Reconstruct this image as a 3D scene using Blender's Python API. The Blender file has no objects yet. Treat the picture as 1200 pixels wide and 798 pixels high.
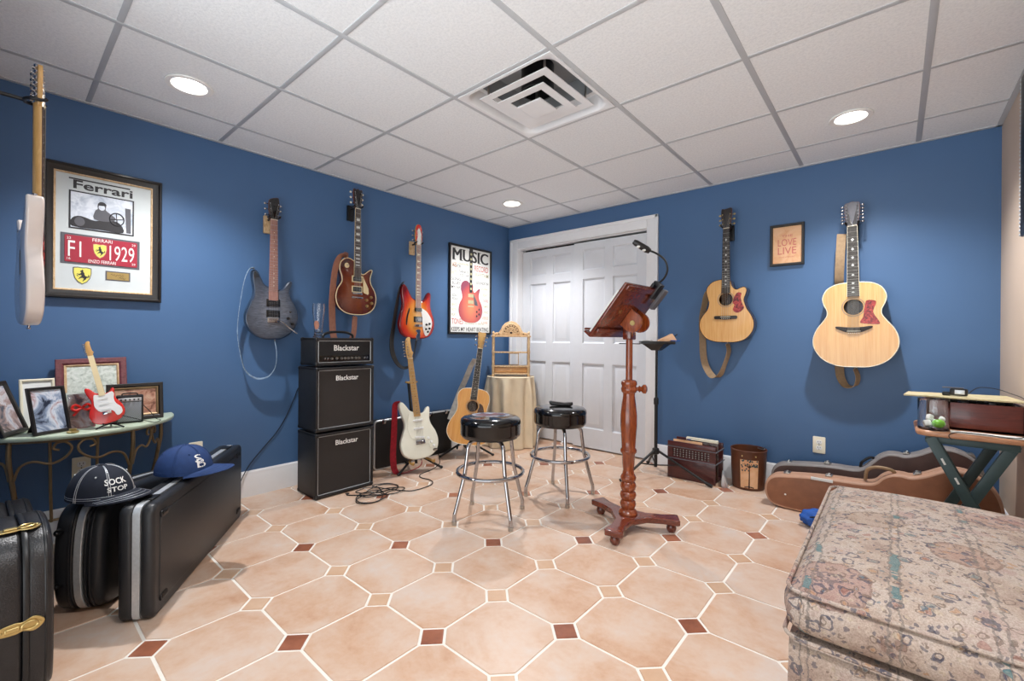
import bpy, bmesh, math, random
from math import sin, cos, pi, radians as R, sqrt, atan2
from mathutils import Vector, Matrix, Euler
random.seed(7)
C = bpy.context.scene.collection
# ------------------------------------------------------------------ camera, world, exposure
CAM_H = 1.07
XL, XR, YB, YN, ZC = -3.277, 0.457, 3.737, -0.16, 2.304     # left / right / back / near wall, ceiling
cam_d = bpy.data.cameras.new('camera'); cam = bpy.data.objects.new('camera', cam_d); C.objects.link(cam)
yaw, roll = -0.7109, 0.0079
_r = Vector((cos(yaw), -sin(yaw), 0)); _f = Vector((sin(yaw), cos(yaw), 0)); _u = Vector((0, 0, 1))
_r2 = _r * cos(roll) + _u * sin(roll); _u2 = _u * cos(roll) - _r * sin(roll)
cam.matrix_world = Matrix(((_r2.x, _u2.x, -_f.x, 0), (_r2.y, _u2.y, -_f.y, 0), (_r2.z, _u2.z, -_f.z, CAM_H), (0, 0, 0, 1)))
cam_d.sensor_fit = 'HORIZONTAL'; cam_d.sensor_width = 36.0; cam_d.lens = 520.7 / 1200 * 36
cam_d.shift_y = -2.28 / 1200; cam_d.clip_start = 0.02
bpy.context.scene.camera = cam
world = bpy.data.worlds.new('world'); bpy.context.scene.world = world; world.use_nodes = True
wn = world.node_tree; bg = wn.nodes['Background']; bg.inputs[0].default_value = (0.90, 0.96, 1.0, 1)
# added fill light through the open side, stronger from below to lift the ceiling
wt = wn.nodes.new('ShaderNodeTexCoord'); wx = wn.nodes.new('ShaderNodeSeparateXYZ'); wm = wn.nodes.new('ShaderNodeMapRange')
wn.links.new(wt.outputs['Generated'], wx.inputs[0]); wn.links.new(wx.outputs[2], wm.inputs[0])
wm.inputs[1].default_value = -0.15; wm.inputs[2].default_value = 0.25; wm.inputs[3].default_value = 4.3; wm.inputs[4].default_value = 0.6
wn.links.new(wm.outputs[0], bg.inputs[1])
vs = bpy.context.scene.view_settings
vs.view_transform = 'Standard'; vs.look = 'None'; vs.exposure = 0.13; vs.gamma = 1.0; vs.use_curve_mapping = False
LAMP_W = 112.0          # watts of each recessed lamp

# ------------------------------------------------------------------ materials
def nodes_of(name):
    m = bpy.data.materials.new(name); m.use_nodes = True
    nt = m.node_tree; return m, nt, nt.nodes['Principled BSDF']
def srgb(h):
    h = h.lstrip('#'); o = []
    for i in (0, 2, 4):
        c = int(h[i:i+2], 16) / 255
        o.append(c / 12.92 if c <= 0.04045 else ((c + 0.055) / 1.055) ** 2.4)
    return (*o, 1)
def coord(nt, scale=(1, 1, 1), kind='Object', rot=(0, 0, 0), loc=(0, 0, 0)):
    t = nt.nodes.new('ShaderNodeTexCoord'); mp = nt.nodes.new('ShaderNodeMapping')
    mp.inputs['Scale'].default_value = scale; mp.inputs['Rotation'].default_value = rot; mp.inputs['Location'].default_value = loc
    nt.links.new(t.outputs[kind], mp.inputs[0]); return mp.outputs[0]
def noise(nt, vec, scale, detail=3, rough=0.5, dist=0):
    n = nt.nodes.new('ShaderNodeTexNoise'); n.inputs['Scale'].default_value = scale; n.inputs['Detail'].default_value = detail
    n.inputs['Roughness'].default_value = rough; n.inputs['Distortion'].default_value = dist
    nt.links.new(vec, n.inputs['Vector']); return n.outputs['Fac']
def ramp(nt, fac, stops, interp='LINEAR'):
    r = nt.nodes.new('ShaderNodeValToRGB'); r.color_ramp.interpolation = interp
    e = r.color_ramp.elements
    while len(e) < len(stops): e.new(0.5)
    for k, (p, c) in enumerate(stops):
        e[k].position = p; e[k].color = srgb(c) if isinstance(c, str) else c
    nt.links.new(fac, r.inputs[0]); return r.outputs[0]
def math_n(nt, op, a, b=None, c=None):
    n = nt.nodes.new('ShaderNodeMath'); n.operation = op
    for k, x in enumerate((a, b, c)):
        if x is None: continue
        if isinstance(x, (int, float)): n.inputs[k].default_value = x
        else: nt.links.new(x, n.inputs[k])
    return n.outputs[0]
def mixc(nt, fac, a, b, mode='MIX'):
    n = nt.nodes.new('ShaderNodeMix'); n.data_type = 'RGBA'; n.blend_type = mode
    for sock, x in ((n.inputs[0], fac), (n.inputs[6], a), (n.inputs[7], b)):
        if isinstance(x, (int, float)): sock.default_value = x
        elif isinstance(x, str): sock.default_value = srgb(x)
        elif isinstance(x, tuple): sock.default_value = x
        else: nt.links.new(x, sock)
    return n.outputs[2]
def bump(nt, b, fac, strength=0.2, dist=0.01):
    n = nt.nodes.new('ShaderNodeBump'); n.inputs['Strength'].default_value = strength; n.inputs['Distance'].default_value = dist
    nt.links.new(fac, n.inputs['Height']); nt.links.new(n.outputs[0], b.inputs['Normal'])
def sep(nt, vec):
    n = nt.nodes.new('ShaderNodeSeparateXYZ'); nt.links.new(vec, n.inputs[0]); return n.outputs
def plain(name, col, rough=0.5, metal=0.0, var=0.08, scale=18, coat=0, bmp=0, bscale=200, spec=None):
    m, nt, b = nodes_of(name); c = srgb(col)
    n = noise(nt, coord(nt), scale, 3)
    lo = tuple(x * (1 - var) for x in c[:3]) + (1,); hi = tuple(min(1, x * (1 + var)) for x in c[:3]) + (1,)
    nt.links.new(ramp(nt, n, [(0.25, lo), (0.75, hi)]), b.inputs['Base Color'])
    b.inputs['Roughness'].default_value = rough; b.inputs['Metallic'].default_value = metal
    if coat: b.inputs['Coat Weight'].default_value = coat; b.inputs['Coat Roughness'].default_value = 0.06
    if spec is not None: b.inputs['Specular IOR Level'].default_value = spec
    if bmp: bump(nt, b, noise(nt, coord(nt), bscale, 2), bmp, 0.002)
    return m
def wood(name, dark, light, scale=(30, 30, 3), rough=0.35, coat=0.3, dist=1.5):
    m, nt, b = nodes_of(name)
    n = noise(nt, coord(nt, scale), 2.0, 5, 0.6, dist)
    nt.links.new(ramp(nt, n, [(0.3, dark), (0.7, light)]), b.inputs['Base Color'])
    b.inputs['Roughness'].default_value = rough; b.inputs['Coat Weight'].default_value = coat; b.inputs['Coat Roughness'].default_value = 0.1
    return m
def glass_mat(name, col=(1, 1, 1, 1), rough=0.02):
    m, nt, b = nodes_of(name); b.inputs['Base Color'].default_value = col
    b.inputs['Transmission Weight'].default_value = 1; b.inputs['Roughness'].default_value = rough; b.inputs['IOR'].default_value = 1.45
    return m
def burst(name, stops, centre, radii, rough=0.18, flame=None):
    """colour of a sunburst finish: rings about the middle of the body (paint on the wood)"""
    m, nt, b = nodes_of(name)
    v = coord(nt, (1 / radii[0], 0.0, 1 / radii[1]), loc=(-centre[0] / radii[0], 0, -centre[1] / radii[1]))
    ln = nt.nodes.new('ShaderNodeVectorMath'); ln.operation = 'LENGTH'; nt.links.new(v, ln.inputs[0])
    col = ramp(nt, ln.outputs['Value'], stops)
    if flame:
        n = noise(nt, coord(nt, flame[0]), 3, 4, 0.6, 1.0)
        col = mixc(nt, flame[1], col, ramp(nt, n, [(0.3, (0.25, 0.25, 0.25, 1)), (0.7, (1, 1, 1, 1))]), 'MULTIPLY')
    nt.links.new(col, b.inputs['Base Color']); b.inputs['Roughness'].default_value = rough
    b.inputs['Coat Weight'].default_value = 0.8; b.inputs['Coat Roughness'].default_value = 0.05
    return m
M = {}
M['blue'] = plain('blue_wall_paint', '#44668f', 0.5, var=0.03, scale=3, bmp=0.06, bscale=400)
M['beige'] = plain('beige_wall_paint', '#c9b5a2', 0.7, var=0.03, scale=3)
M['trim'] = plain('white_trim_paint', '#e6e7e9', 0.35, var=0.015)
M['door'] = plain('white_door_paint', '#d6d9de', 0.4, var=0.015)
M['tbar'] = plain('ceiling_bar_enamel', '#bcc0c4', 0.45, var=0.02)
M['black'] = plain('black_plastic', '#101012', 0.4, var=0.1)
M['gloss_black'] = plain('gloss_black', '#0b0b0d', 0.12, var=0.1, coat=0.5)
M['tolex'] = plain('black_tolex', '#141416', 0.5, var=0.25, scale=160, bmp=0.5, bscale=700)
M['case_plastic'] = plain('moulded_case_plastic', '#202124', 0.4, var=0.12, scale=60, bmp=0.25, bscale=500)
M['case_leather'] = plain('black_case_leatherette', '#1c1b1d', 0.32, var=0.25, scale=40, bmp=0.5, bscale=260)
M['chrome'] = plain('chrome', '#b8b8bb', 0.07, 1.0, var=0.03)
M['nickel'] = plain('nickel', '#b9b6b0', 0.28, 1.0, var=0.05)
M['alu'] = plain('brushed_aluminium', '#cdd1d4', 0.4, 0.6, var=0.08, scale=90)
M['gold'] = plain('brass_plate', '#c4ad74', 0.35, 0.9, var=0.1)
M['iron'] = plain('bronze_iron', '#927a5a', 0.45, 0.6, var=0.2)
M['white'] = plain('white_plastic', '#efefec', 0.35, var=0.02)
M['ivory'] = plain('ivory_plastic', '#ece4cc', 0.4, var=0.03)
M['cream'] = plain('cream_plastic', '#e6d3a6', 0.35, var=0.04)
M['paper'] = plain('white_paper', '#e6e8e4', 0.7, var=0.03)
M['red_tort'] = None
M['vinyl'] = plain('black_vinyl', '#08090b', 0.14, var=0.1, coat=0.35)
M['maple'] = wood('maple_neck', '#bb8c4e', '#d2a768', (40, 40, 4))
M['mahog'] = wood('mahogany_neck', '#4a1f12', '#6b2f1b', (40, 40, 4))
M['rose'] = wood('rosewood_board', '#2c1a14', '#4a2d22', (60, 60, 6), 0.45, 0.05)
M['rose_pale'] = wood('rosewood_board_reddish', '#8d5f55', '#b18578', (60, 60, 6), 0.45, 0.05)
M['ebony'] = wood('ebony_board', '#191514', '#2b2422', (60, 60, 6), 0.4, 0.05)
M['spruce'] = wood('spruce_top', '#cb9350', '#dcae6e', (60, 60, 2.0), 0.22, 0.5, 0.4)
M['spruce_amber'] = wood('amber_spruce_top', '#cf8b3f', '#e2a95c', (60, 60, 2.0), 0.22, 0.5, 0.4)
M['side_dark'] = wood('dark_guitar_sides', '#2c1710', '#4a2a1c', (20, 20, 6), 0.25, 0.5)
M['stand_wood'] = wood('music_stand_wood', '#6a2c12', '#9b4c21', (24, 24, 4), 0.25, 0.6)
M['stand_wood_dark'] = wood('desk_wood', '#4f1f12', '#7b351f', (6, 24, 24), 0.22, 0.7)
M['rack_wood'] = wood('dark_red_wood', '#3a1716', '#582524', (4, 30, 30), 0.35, 0.3)
M['box_wood'] = wood('red_brown_box_wood', '#4d1f1c', '#6f302a', (4, 30, 30), 0.3, 0.3)
M['tray_wood'] = wood('tray_wood', '#b07a58', '#cd9a77', (4, 30, 30), 0.35, 0.2)
M['gilt'] = wood('gilt_wood', '#b08a5c', '#dcc09a', (30, 30, 14), 0.45, 0.1)
M['gilt_red'] = wood('drawer_wood', '#b07a48', '#cf9c63', (6, 30, 30), 0.4, 0.1)
M['green_paint'] = plain('dark_green_paint', '#33494b', 0.4, var=0.12)
M['glass'] = glass_mat('clear_glass')
M['brown_strap'] = plain('brown_leather_strap', '#9c6a55', 0.6, var=0.15, scale=40)
M['tan_strap'] = plain('tan_strap', '#9a8163', 0.65, var=0.15, scale=60)
M['black_strap'] = plain('black_strap', '#17130f', 0.5, var=0.2)
M['grey_strap'] = plain('grey_patterned_strap', '#7e93a8', 0.6, var=0.7, scale=55)
M['silver_strap'] = plain('silver_grey_strap', '#b8b4ac', 0.5, var=0.25, scale=30)
M['tan_case'] = plain('brown_case_hide', '#8b5a3e', 0.5, var=0.14, scale=22, bmp=0.3, bscale=250)
M['tan_case_rim'] = plain('tan_case_rim', '#b58d74', 0.5, var=0.08)
M['grey_case'] = plain('dark_brown_case_hide', '#4a342e', 0.5, var=0.15, scale=22, bmp=0.3, bscale=250)
M['grey_case_rim'] = plain('grey_case_rim', '#85807e', 0.5, var=0.08)
M['cloth'] = plain('cream_tablecloth', '#e2d2b5', 0.85, var=0.06, scale=9)
M['blue_fabric'] = plain('bright_blue_fabric', '#1f55a8', 0.7, var=0.2, scale=25)
M['bin'] = plain('brown_leather_bin', '#5c3420', 0.42, var=0.3, scale=9, bmp=0.2, bscale=120)
M['celadon'] = plain('pale_green_table_top', '#b7c4ae', 0.3, var=0.05)
M['navy'] = plain('navy_cap_cloth', '#161c2a', 0.85, var=0.2, scale=60)
M['blue_cap'] = plain('blue_cap_cloth', '#1d3a6c', 0.8, var=0.12, scale=60)
M['red_paint'] = plain('red_paint', '#d0231b', 0.2, var=0.06, coat=0.5)
M['red_strap'] = plain('red_web_strap', '#a01426', 0.7, var=0.35, scale=70)
M['maroon'] = wood('maroon_frame', '#5b2a30', '#7d454a', (20, 20, 20), 0.35, 0.3)
M['frame_black'] = wood('black_brown_frame', '#0e0b0a', '#1b1512', (20, 20, 20), 0.4, 0.1)
M['grey_mat'] = plain('grey_mat', '#5a5a60', 0.6, var=0.04)
M['yellow'] = plain('yellow_enamel', '#e6dc6a', 0.35, var=0.03)
M['plate_red'] = plain('plate_red', '#a63042', 0.3, var=0.06)
M['lime'] = plain('lime_green', '#6dbb1e', 0.3, var=0.1)
M['rubber_tan'] = plain('tan_rubber', '#b28a4c', 0.6, var=0.1)
M['cord'] = plain('black_cord', '#0c0c0d', 0.5, var=0.1)
M['dark_ink'] = plain('dark_ink', '#2b2a2d', 0.6, var=0.05)
M['red_ink'] = plain('red_ink', '#c9665f', 0.6, var=0.1)
M['olive_ink'] = plain('olive_ink', '#b6b08a', 0.6, var=0.1)
M['orange_ink'] = plain('orange_ink', '#dca27e', 0.6, var=0.1)
M['grille'] = None
def special():
    # cabinet grille cloth: fine woven dots
    m, nt, b = nodes_of('speaker_cloth')
    w = nt.nodes.new('ShaderNodeTexChecker'); w.inputs['Scale'].default_value = 260
    w.inputs[1].default_value = srgb('#3a3431'); w.inputs[2].default_value = srgb('#1b1918')
    nt.links.new(coord(nt), w.inputs[0]); nt.links.new(w.outputs[0], b.inputs['Base Color']); b.inputs['Roughness'].default_value = 0.75
    M['grille'] = m
    m, nt, b = nodes_of('silver_grille')
    w = nt.nodes.new('ShaderNodeTexChecker'); w.inputs['Scale'].default_value = 300
    w.inputs[1].default_value = srgb('#9ea3a8'); w.inputs[2].default_value = srgb('#5d6267')
    nt.links.new(coord(nt), w.inputs[0]); nt.links.new(w.outputs[0], b.inputs['Base Color']); b.inputs['Roughness'].default_value = 0.5
    M['silver_grille'] = m
    # red tortoiseshell
    m, nt, b = nodes_of('red_tortoiseshell')
    n = noise(nt, coord(nt), 55, 3, 0.6, 1.2)
    nt.links.new(ramp(nt, n, [(0.35, '#3b0b0c'), (0.5, '#8c2020'), (0.68, '#c0453a')]), b.inputs['Base Color'])
    b.inputs['Roughness'].default_value = 0.2; M['red_tort'] = m
    # ceiling panels
    m, nt, b = nodes_of('ceiling_panel')
    n = noise(nt, coord(nt), 90, 4, 0.7)
    nt.links.new(ramp(nt, n, [(0.3, '#dfe3e6'), (0.6, '#eef1f3')]), b.inputs['Base Color'])
    b.inputs['Roughness'].default_value = 0.9; bump(nt, b, n, 0.25, 0.004); M['panel'] = m
    # floor tiles
    def tile(name, stops, rough):
        m, nt, b = nodes_of(name)
        v = coord(nt)
        at = nt.nodes.new('ShaderNodeAttribute'); at.attribute_name = 'tile_shift'
        ad = nt.nodes.new('ShaderNodeVectorMath'); ad.operation = 'ADD'
        nt.links.new(v, ad.inputs[0]); nt.links.new(at.outputs['Vector'], ad.inputs[1])
        n1 = noise(nt, ad.outputs[0], 3.5, 5, 0.62, 0.4); n2 = noise(nt, ad.outputs[0], 30, 3, 0.6)
        f = math_n(nt, 'ADD', math_n(nt, 'MULTIPLY', n1, 0.8), math_n(nt, 'MULTIPLY', n2, 0.2))
        nt.links.new(ramp(nt, f, stops), b.inputs['Base Color'])
        b.inputs['Roughness'].default_value = rough; bump(nt, b, n2, 0.06, 0.003); return m
    M['tile'] = tile('peach_floor_tile', [(0.32, '#bd9274'), (0.43, '#caa78d'), (0.54, '#d0b6a2'), (0.66, '#d0c0b4')], 0.34)
    M['inset'] = tile('peach_inset_tile', [(0.3, '#c39a79'), (0.7, '#d2b59b')], 0.34)
    M['inset_dark'] = tile('russet_inset_tile', [(0.35, '#7d4934'), (0.5, '#9a5f46'), (0.66, '#b07b60')], 0.3)
    M['grout'] = plain('pale_grout', '#e6e1d8', 0.8, var=0.05)
    # tapestry upholstery
    m, nt, b = nodes_of('tapestry')
    v0 = coord(nt); s = sep(nt, v0)
    wv = nt.nodes.new('ShaderNodeTexNoise'); wv.inputs['Scale'].default_value = 38; wv.inputs['Detail'].default_value = 3; nt.links.new(v0, wv.inputs['Vector'])
    wa = nt.nodes.new('ShaderNodeVectorMath'); wa.operation = 'MULTIPLY_ADD'; nt.links.new(wv.outputs['Color'], wa.inputs[0])
    wa.inputs[1].default_value = (0.03, 0.03, 0.03); nt.links.new(v0, wa.inputs[2]); v = wa.outputs[0]
    base = ramp(nt, noise(nt, v, 7, 5, 0.65), [(0.32, '#a38e82'), (0.45, '#bba99b'), (0.55, '#c0b2a7'), (0.68, '#b39b92')])
    def vor(scale, rnd=1.0):
        n = nt.nodes.new('ShaderNodeTexVoronoi'); n.inputs['Scale'].default_value = scale; n.inputs['Randomness'].default_value = rnd
        nt.links.new(v, n.inputs['Vector']); return n.outputs['Distance'], sep(nt, n.outputs['Color'])
    def band(x, lo, hi): return math_n(nt, 'MULTIPLY', math_n(nt, 'GREATER_THAN', x, lo), math_n(nt, 'LESS_THAN', x, hi))
    # large rosettes with ringed outlines
    d, hue = vor(4.2, 0.8)
    med = ramp(nt, hue[0], [(0.2, '#955a50'), (0.45, '#ad8863'), (0.6, '#7a7f84'), (0.8, '#a77b6e')])
    col = mixc(nt, math_n(nt, 'MULTIPLY', band(d, 0.0, 0.40), 0.38), base, med)
    col = mixc(nt, math_n(nt, 'MULTIPLY', band(d, 0.37, 0.40), 0.4), col, '#6e5d53')
    col = mixc(nt, math_n(nt, 'MULTIPLY', band(d, 0.16, 0.19), 0.55), col, '#50505c')
    col = mixc(nt, math_n(nt, 'MULTIPLY', band(d, 0.0, 0.10), 0.6), col, '#a99a80')
    # small flowers and curls
    d, hue = vor(19)
    col = mixc(nt, math_n(nt, 'MULTIPLY', math_n(nt, 'MULTIPLY', band(d, 0.22, 0.31), math_n(nt, 'GREATER_THAN', hue[0], 0.15)), 0.7), col, '#464a5e')
    d3, hue3 = vor(33)
    col = mixc(nt, math_n(nt, 'MULTIPLY', math_n(nt, 'MULTIPLY', band(d3, 0.26, 0.36), math_n(nt, 'GREATER_THAN', hue3[0], 0.3)), 0.6), col, '#6b5a4e')
    col = mixc(nt, math_n(nt, 'MULTIPLY', math_n(nt, 'MULTIPLY', band(d3, 0.0, 0.20), math_n(nt, 'GREATER_THAN', hue3[1], 0.6)), 0.6), col, '#b98d62')
    col = mixc(nt, math_n(nt, 'MULTIPLY', math_n(nt, 'MULTIPLY', band(d3, 0.0, 0.22), math_n(nt, 'LESS_THAN', hue3[1], 0.25)), 0.6), col, '#5a7480')
    col = mixc(nt, math_n(nt, 'MULTIPLY', math_n(nt, 'MULTIPLY', band(d, 0.0, 0.20), math_n(nt, 'GREATER_THAN', hue[1], 0.5)), 0.5), col, '#95594f')
    col = mixc(nt, math_n(nt, 'MULTIPLY', math_n(nt, 'MULTIPLY', band(d, 0.0, 0.18), math_n(nt, 'LESS_THAN', hue[1], 0.3)), 0.55), col, '#5d7b80')
    d, hue = vor(58)
    col = mixc(nt, math_n(nt, 'MULTIPLY', math_n(nt, 'MULTIPLY', band(d, 0.0, 0.30), math_n(nt, 'GREATER_THAN', hue[2], 0.55)), 0.6), col, '#41465c')
    col = mixc(nt, math_n(nt, 'MULTIPLY', math_n(nt, 'MULTIPLY', band(d, 0.0, 0.30), math_n(nt, 'LESS_THAN', hue[2], 0.25)), 0.5), col, '#c3b49d')
    # border lines and teal leaves along the length
    fx = sep(nt, v)[0]
    fr = math_n(nt, 'FRACT', math_n(nt, 'MULTIPLY', fx, 5.6))
    col = mixc(nt, math_n(nt, 'MULTIPLY', band(fr, 0.44, 0.47), 0.55), col, '#6f6a66'); col = mixc(nt, math_n(nt, 'MULTIPLY', band(fr, 0.55, 0.58), 0.55), col, '#6f6a66')
    leaf = math_n(nt, 'MULTIPLY', band(fr, 0.47, 0.56), math_n(nt, 'GREATER_THAN', noise(nt, coord(nt, (3, 8, 8)), 1.1, 3), 0.60))
    col = mixc(nt, math_n(nt, 'MULTIPLY', leaf, 0.75), col, '#4d7b80')
    weave = noise(nt, v0, 260, 3, 0.75)
    col = mixc(nt, 0.6, col, ramp(nt, weave, [(0.36, (0.42, 0.4, 0.38, 1)), (0.62, (1, 1, 1, 1))]), 'MULTIPLY')
    nt.links.new(col, b.inputs['Base Color']); b.inputs['Roughness'].default_value = 0.95
    bump(nt, b, weave, 0.35, 0.003); M['tapestry'] = m
    # lamp lens
    m, nt, b = nodes_of('lit_lens'); b.inputs['Base Color'].default_value = (1, 1, 1, 1)
    b.inputs['Emission Color'].default_value = (1, 0.95, 0.88, 1); b.inputs['Emission Strength'].default_value = 14
    M['lens'] = m
    # old photograph print: grey blotches
    def photo(name, stops, sc, rough=0.25):
        m, nt, b = nodes_of(name); n = noise(nt, coord(nt), sc, 4, 0.6, 0.8)
        nt.links.new(ramp(nt, n, stops), b.inputs['Base Color']); b.inputs['Roughness'].default_value = rough; return m
    M['sky_print'] = photo('pale_photo_print', [(0.35, '#aab6c6'), (0.6, '#e4eaf2')], 14)
    M['snap1'] = photo('colour_photo_print', [(0.35, '#3f4353'), (0.45, '#9d8480'), (0.52, '#c3bfc4'), (0.6, '#8c93a6'), (0.68, '#7d5a5c')], 11)
    M['snap2'] = photo('blue_photo_print', [(0.36, '#2c3242'), (0.45, '#8f9db4'), (0.52, '#cdd3dc'), (0.6, '#a88686'), (0.68, '#4c5873')], 10)
    M['snap3'] = photo('brown_photo_print', [(0.35, '#6b4438'), (0.5, '#b07f6a'), (0.65, '#c9a68e')], 22)
    M['doc'] = photo('grey_green_document', [(0.35, '#a5aea4'), (0.5, '#cbd2c8'), (0.65, '#dde1da')], 40)
    M['parchment'] = photo('peach_parchment', [(0.3, '#d99d72'), (0.5, '#e3b489'), (0.7, '#e8bb95')], 14, 0.5)
    M['vent_shade'] = plain('shaded_sheet_metal', '#a3a6a9', 0.5, var=0.05)  # grey puts the recess shade into the diffuser's white inside
    M['mat_grey'] = plain('pale_mat_card', '#cdd4d4', 0.7, var=0.02)
    M['board'] = photo('yellowed_board', [(0.3, '#b9ab7c'), (0.5, '#d0c59a'), (0.68, '#c9b48d')], 12, 0.5)
special()
M['prs_body'] = burst('grey_flame_finish', [(0.0, '#7c828e'), (0.5, '#596170'), (0.82, '#3c4654'), (1.0, '#161b22')], (0, 0.20), (0.20, 0.27), flame=((7, 7, 45), 0.75))
M['lp_body'] = burst('tobacco_burst', [(0.0, '#8a4416'), (0.45, '#7b3513'), (0.8, '#571d10'), (1.0, '#34100b')], (0, 0.20), (0.185, 0.26), flame=((6, 6, 60), 0.35))
M['rick_body'] = burst('fireglo_burst', [(0.0, '#eab15a'), (0.42, '#e08a35'), (0.65, '#d24018'), (0.86, '#a3131a'), (1.0, '#6b0d12')], (-0.01, 0.19), (0.205, 0.29))
M['strat_white'] = plain('aged_white_finish', '#e6e6d6', 0.15, var=0.02, coat=0.6)
M['hang_white'] = plain('pinkish_white_finish', '#e0d3cb', 0.2, var=0.02, coat=0.6)
M['lp_edge'] = plain('dark_red_mahogany', '#5a1f14', 0.2, var=0.1, coat=0.6)
M['rick_edge'] = plain('deep_red_lacquer', '#7b1418', 0.15, var=0.1, coat=0.7)
M['prs_edge'] = plain('dark_blue_grey_lacquer', '#27364a', 0.15, var=0.1, coat=0.7)

# ------------------------------------------------------------------ mesh building helpers
class MB:
    def __init__(s): s.v, s.f, s.mi = [], [], []
    def add(s, vs_, fs, mi=0, mat=None):
        o = len(s.v)
        s.v += [tuple(mat @ Vector(p)) if mat else tuple(p) for p in vs_]
        s.f += [tuple(i + o for i in f) for f in fs]; s.mi += [mi] * len(fs); return s
    def box(s, c, d, bev=0.0, mi=0, rot=None, seg=2):
        bm = bmesh.new(); bmesh.ops.create_cube(bm, size=1)
        for v in bm.verts: v.co = Vector((v.co.x * d[0], v.co.y * d[1], v.co.z * d[2]))
        if bev: bmesh.ops.bevel(bm, geom=bm.edges[:], offset=min(bev, 0.49 * min(d)), segments=seg, profile=0.5, affect='EDGES')
        mt = Matrix.Translation(c) @ (Euler(rot).to_matrix().to_4x4() if rot else Matrix())
        s.bm(bm, mi, mt); return s
    def bm(s, bm, mi=0, mt=None):
        bm.verts.ensure_lookup_table(); bm.verts.index_update()
        s.add([v.co[:] for v in bm.verts], [[v.index for v in f.verts] for f in bm.faces], mi, mt); bm.free(); return s
    def rings(s, rs, caps=True, closed=False, mi=0):
        n = len(rs[0]); vs_ = [p for r in rs for p in r]; fs = []
        m = len(rs)
        for k in range(m if closed else m - 1):
            a, b = k * n, ((k + 1) % m) * n
            for i in range(n): j = (i + 1) % n; fs.append((a + i, a + j, b + j, b + i))
        if caps and not closed: fs += [tuple(range(n - 1, -1, -1)), tuple((m - 1) * n + i for i in range(n))]
        return s.add(vs_, fs, mi)
    def tube(s, pts, r, seg=8, closed=False, mi=0, flat=None):
        pts = [Vector(p) for p in pts]; n = len(pts); rs = []
        rad = r if isinstance(r, (list, tuple)) else [r] * n
        prev = None
        for k in range(n):
            if closed: t = (pts[(k + 1) % n] - pts[k - 1])
            else: t = pts[min(k + 1, n - 1)] - pts[max(k - 1, 0)]
            t.normalize()
            if prev is None:
                a = Vector((0, 0, 1)) if abs(t.z) < 0.9 else Vector((1, 0, 0))
                x = t.cross(a).normalized()
            else: x = (prev - t * prev.dot(t)).normalized()
            prev = x; y = t.cross(x)
            rs.append([pts[k] + (x * cos(q) + y * sin(q)) * rad[k] for q in [2 * pi * i / seg for i in range(seg)]])
        return s.rings(rs, True, closed, mi)
    def cyl(s, a, b, r, r2=None, seg=20, mi=0): return s.tube([a, b], [r, r if r2 is None else r2], seg, False, mi)
    def lathe(s, prof, c=(0, 0, 0), seg=32, mi=0, axis='z', sx=1, sy=1):
        rs = []
        for (r, z) in prof:
            ring = []
            for i in range(seg):
                a = 2 * pi * i / seg; p = (r * cos(a) * sx, r * sin(a) * sy, z)
                if axis == 'y': p = (p[0], -p[2], p[1])
                if axis == 'x': p = (p[2], p[0], p[1])
                ring.append((p[0] + c[0], p[1] + c[1], p[2] + c[2]))
            rs.append(ring)
        return s.rings(rs, False, False, mi)
    def ball(s, c, r, mi=0, seg=12, mat=None):
        r = (r, r, r) if isinstance(r, (int, float)) else r
        bm = bmesh.new(); bmesh.ops.create_uvsphere(bm, u_segments=seg, v_segments=max(6, seg // 2 + 2), radius=1)
        mt = Matrix.Translation(c) @ (mat or Matrix()) @ Matrix.Diagonal((*r, 1)); s.bm(bm, mi, mt); return s
    def prism(s, out, w0, w1, bev=0.0, seg=3, mi=0, plane='uv', mi_side=None, mi_back=None):
        """closed outline (u, v) pushed from depth w0 to w1 (w towards the viewer) with rounded rims"""
        out = ccw(out)
        def P(o, w): return [PL[plane](a, b, w) for a, b in o]
        rs = [];
        if bev:
            for k in range(seg + 1): a = pi / 2 * k / seg; rs.append(P(inset(out, bev * (1 - sin(a))), w0 + bev * (1 - cos(a))))
            for k in range(seg + 1): a = pi / 2 * k / seg; rs.append(P(inset(out, bev * (1 - cos(a))), w1 - bev * (1 - sin(a))))
        else: rs = [P(out, w0), P(out, w1)]
        n = len(out); o = len(s.f); s.rings(rs, True, False, mi)
        if mi_side is not None:
            for k in range(o, len(s.f) - 2): s.mi[k] = mi_side
        s.mi[len(s.f) - 2] = mi if mi_back is None else mi_back
        return s
    def ribbon(s, pts, across, width, th=0.003, mi=0):
        """a strap: pts along its middle, across = direction(s) of its width"""
        pts = smooth([Vector(p) for p in pts], 5); n = len(pts); rs = []
        for k, p in enumerate(pts):
            a = across if not isinstance(across, list) else None
            if a is None:
                q = k / (n - 1) * (len(across) - 1); i = min(int(q), len(across) - 2); f = q - i
                a = Vector(across[i]).lerp(Vector(across[i + 1]), f)
            a = Vector(a).normalized()
            t = (pts[min(k + 1, n - 1)] - pts[max(k - 1, 0)]).normalized()
            a = (a - t * a.dot(t)).normalized(); nn = t.cross(a)
            rs.append([p + a * width / 2 + nn * th / 2, p - a * width / 2 + nn * th / 2, p - a * width / 2 - nn * th / 2, p + a * width / 2 - nn * th / 2])
        return s.rings(rs, True, False, mi)
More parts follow.
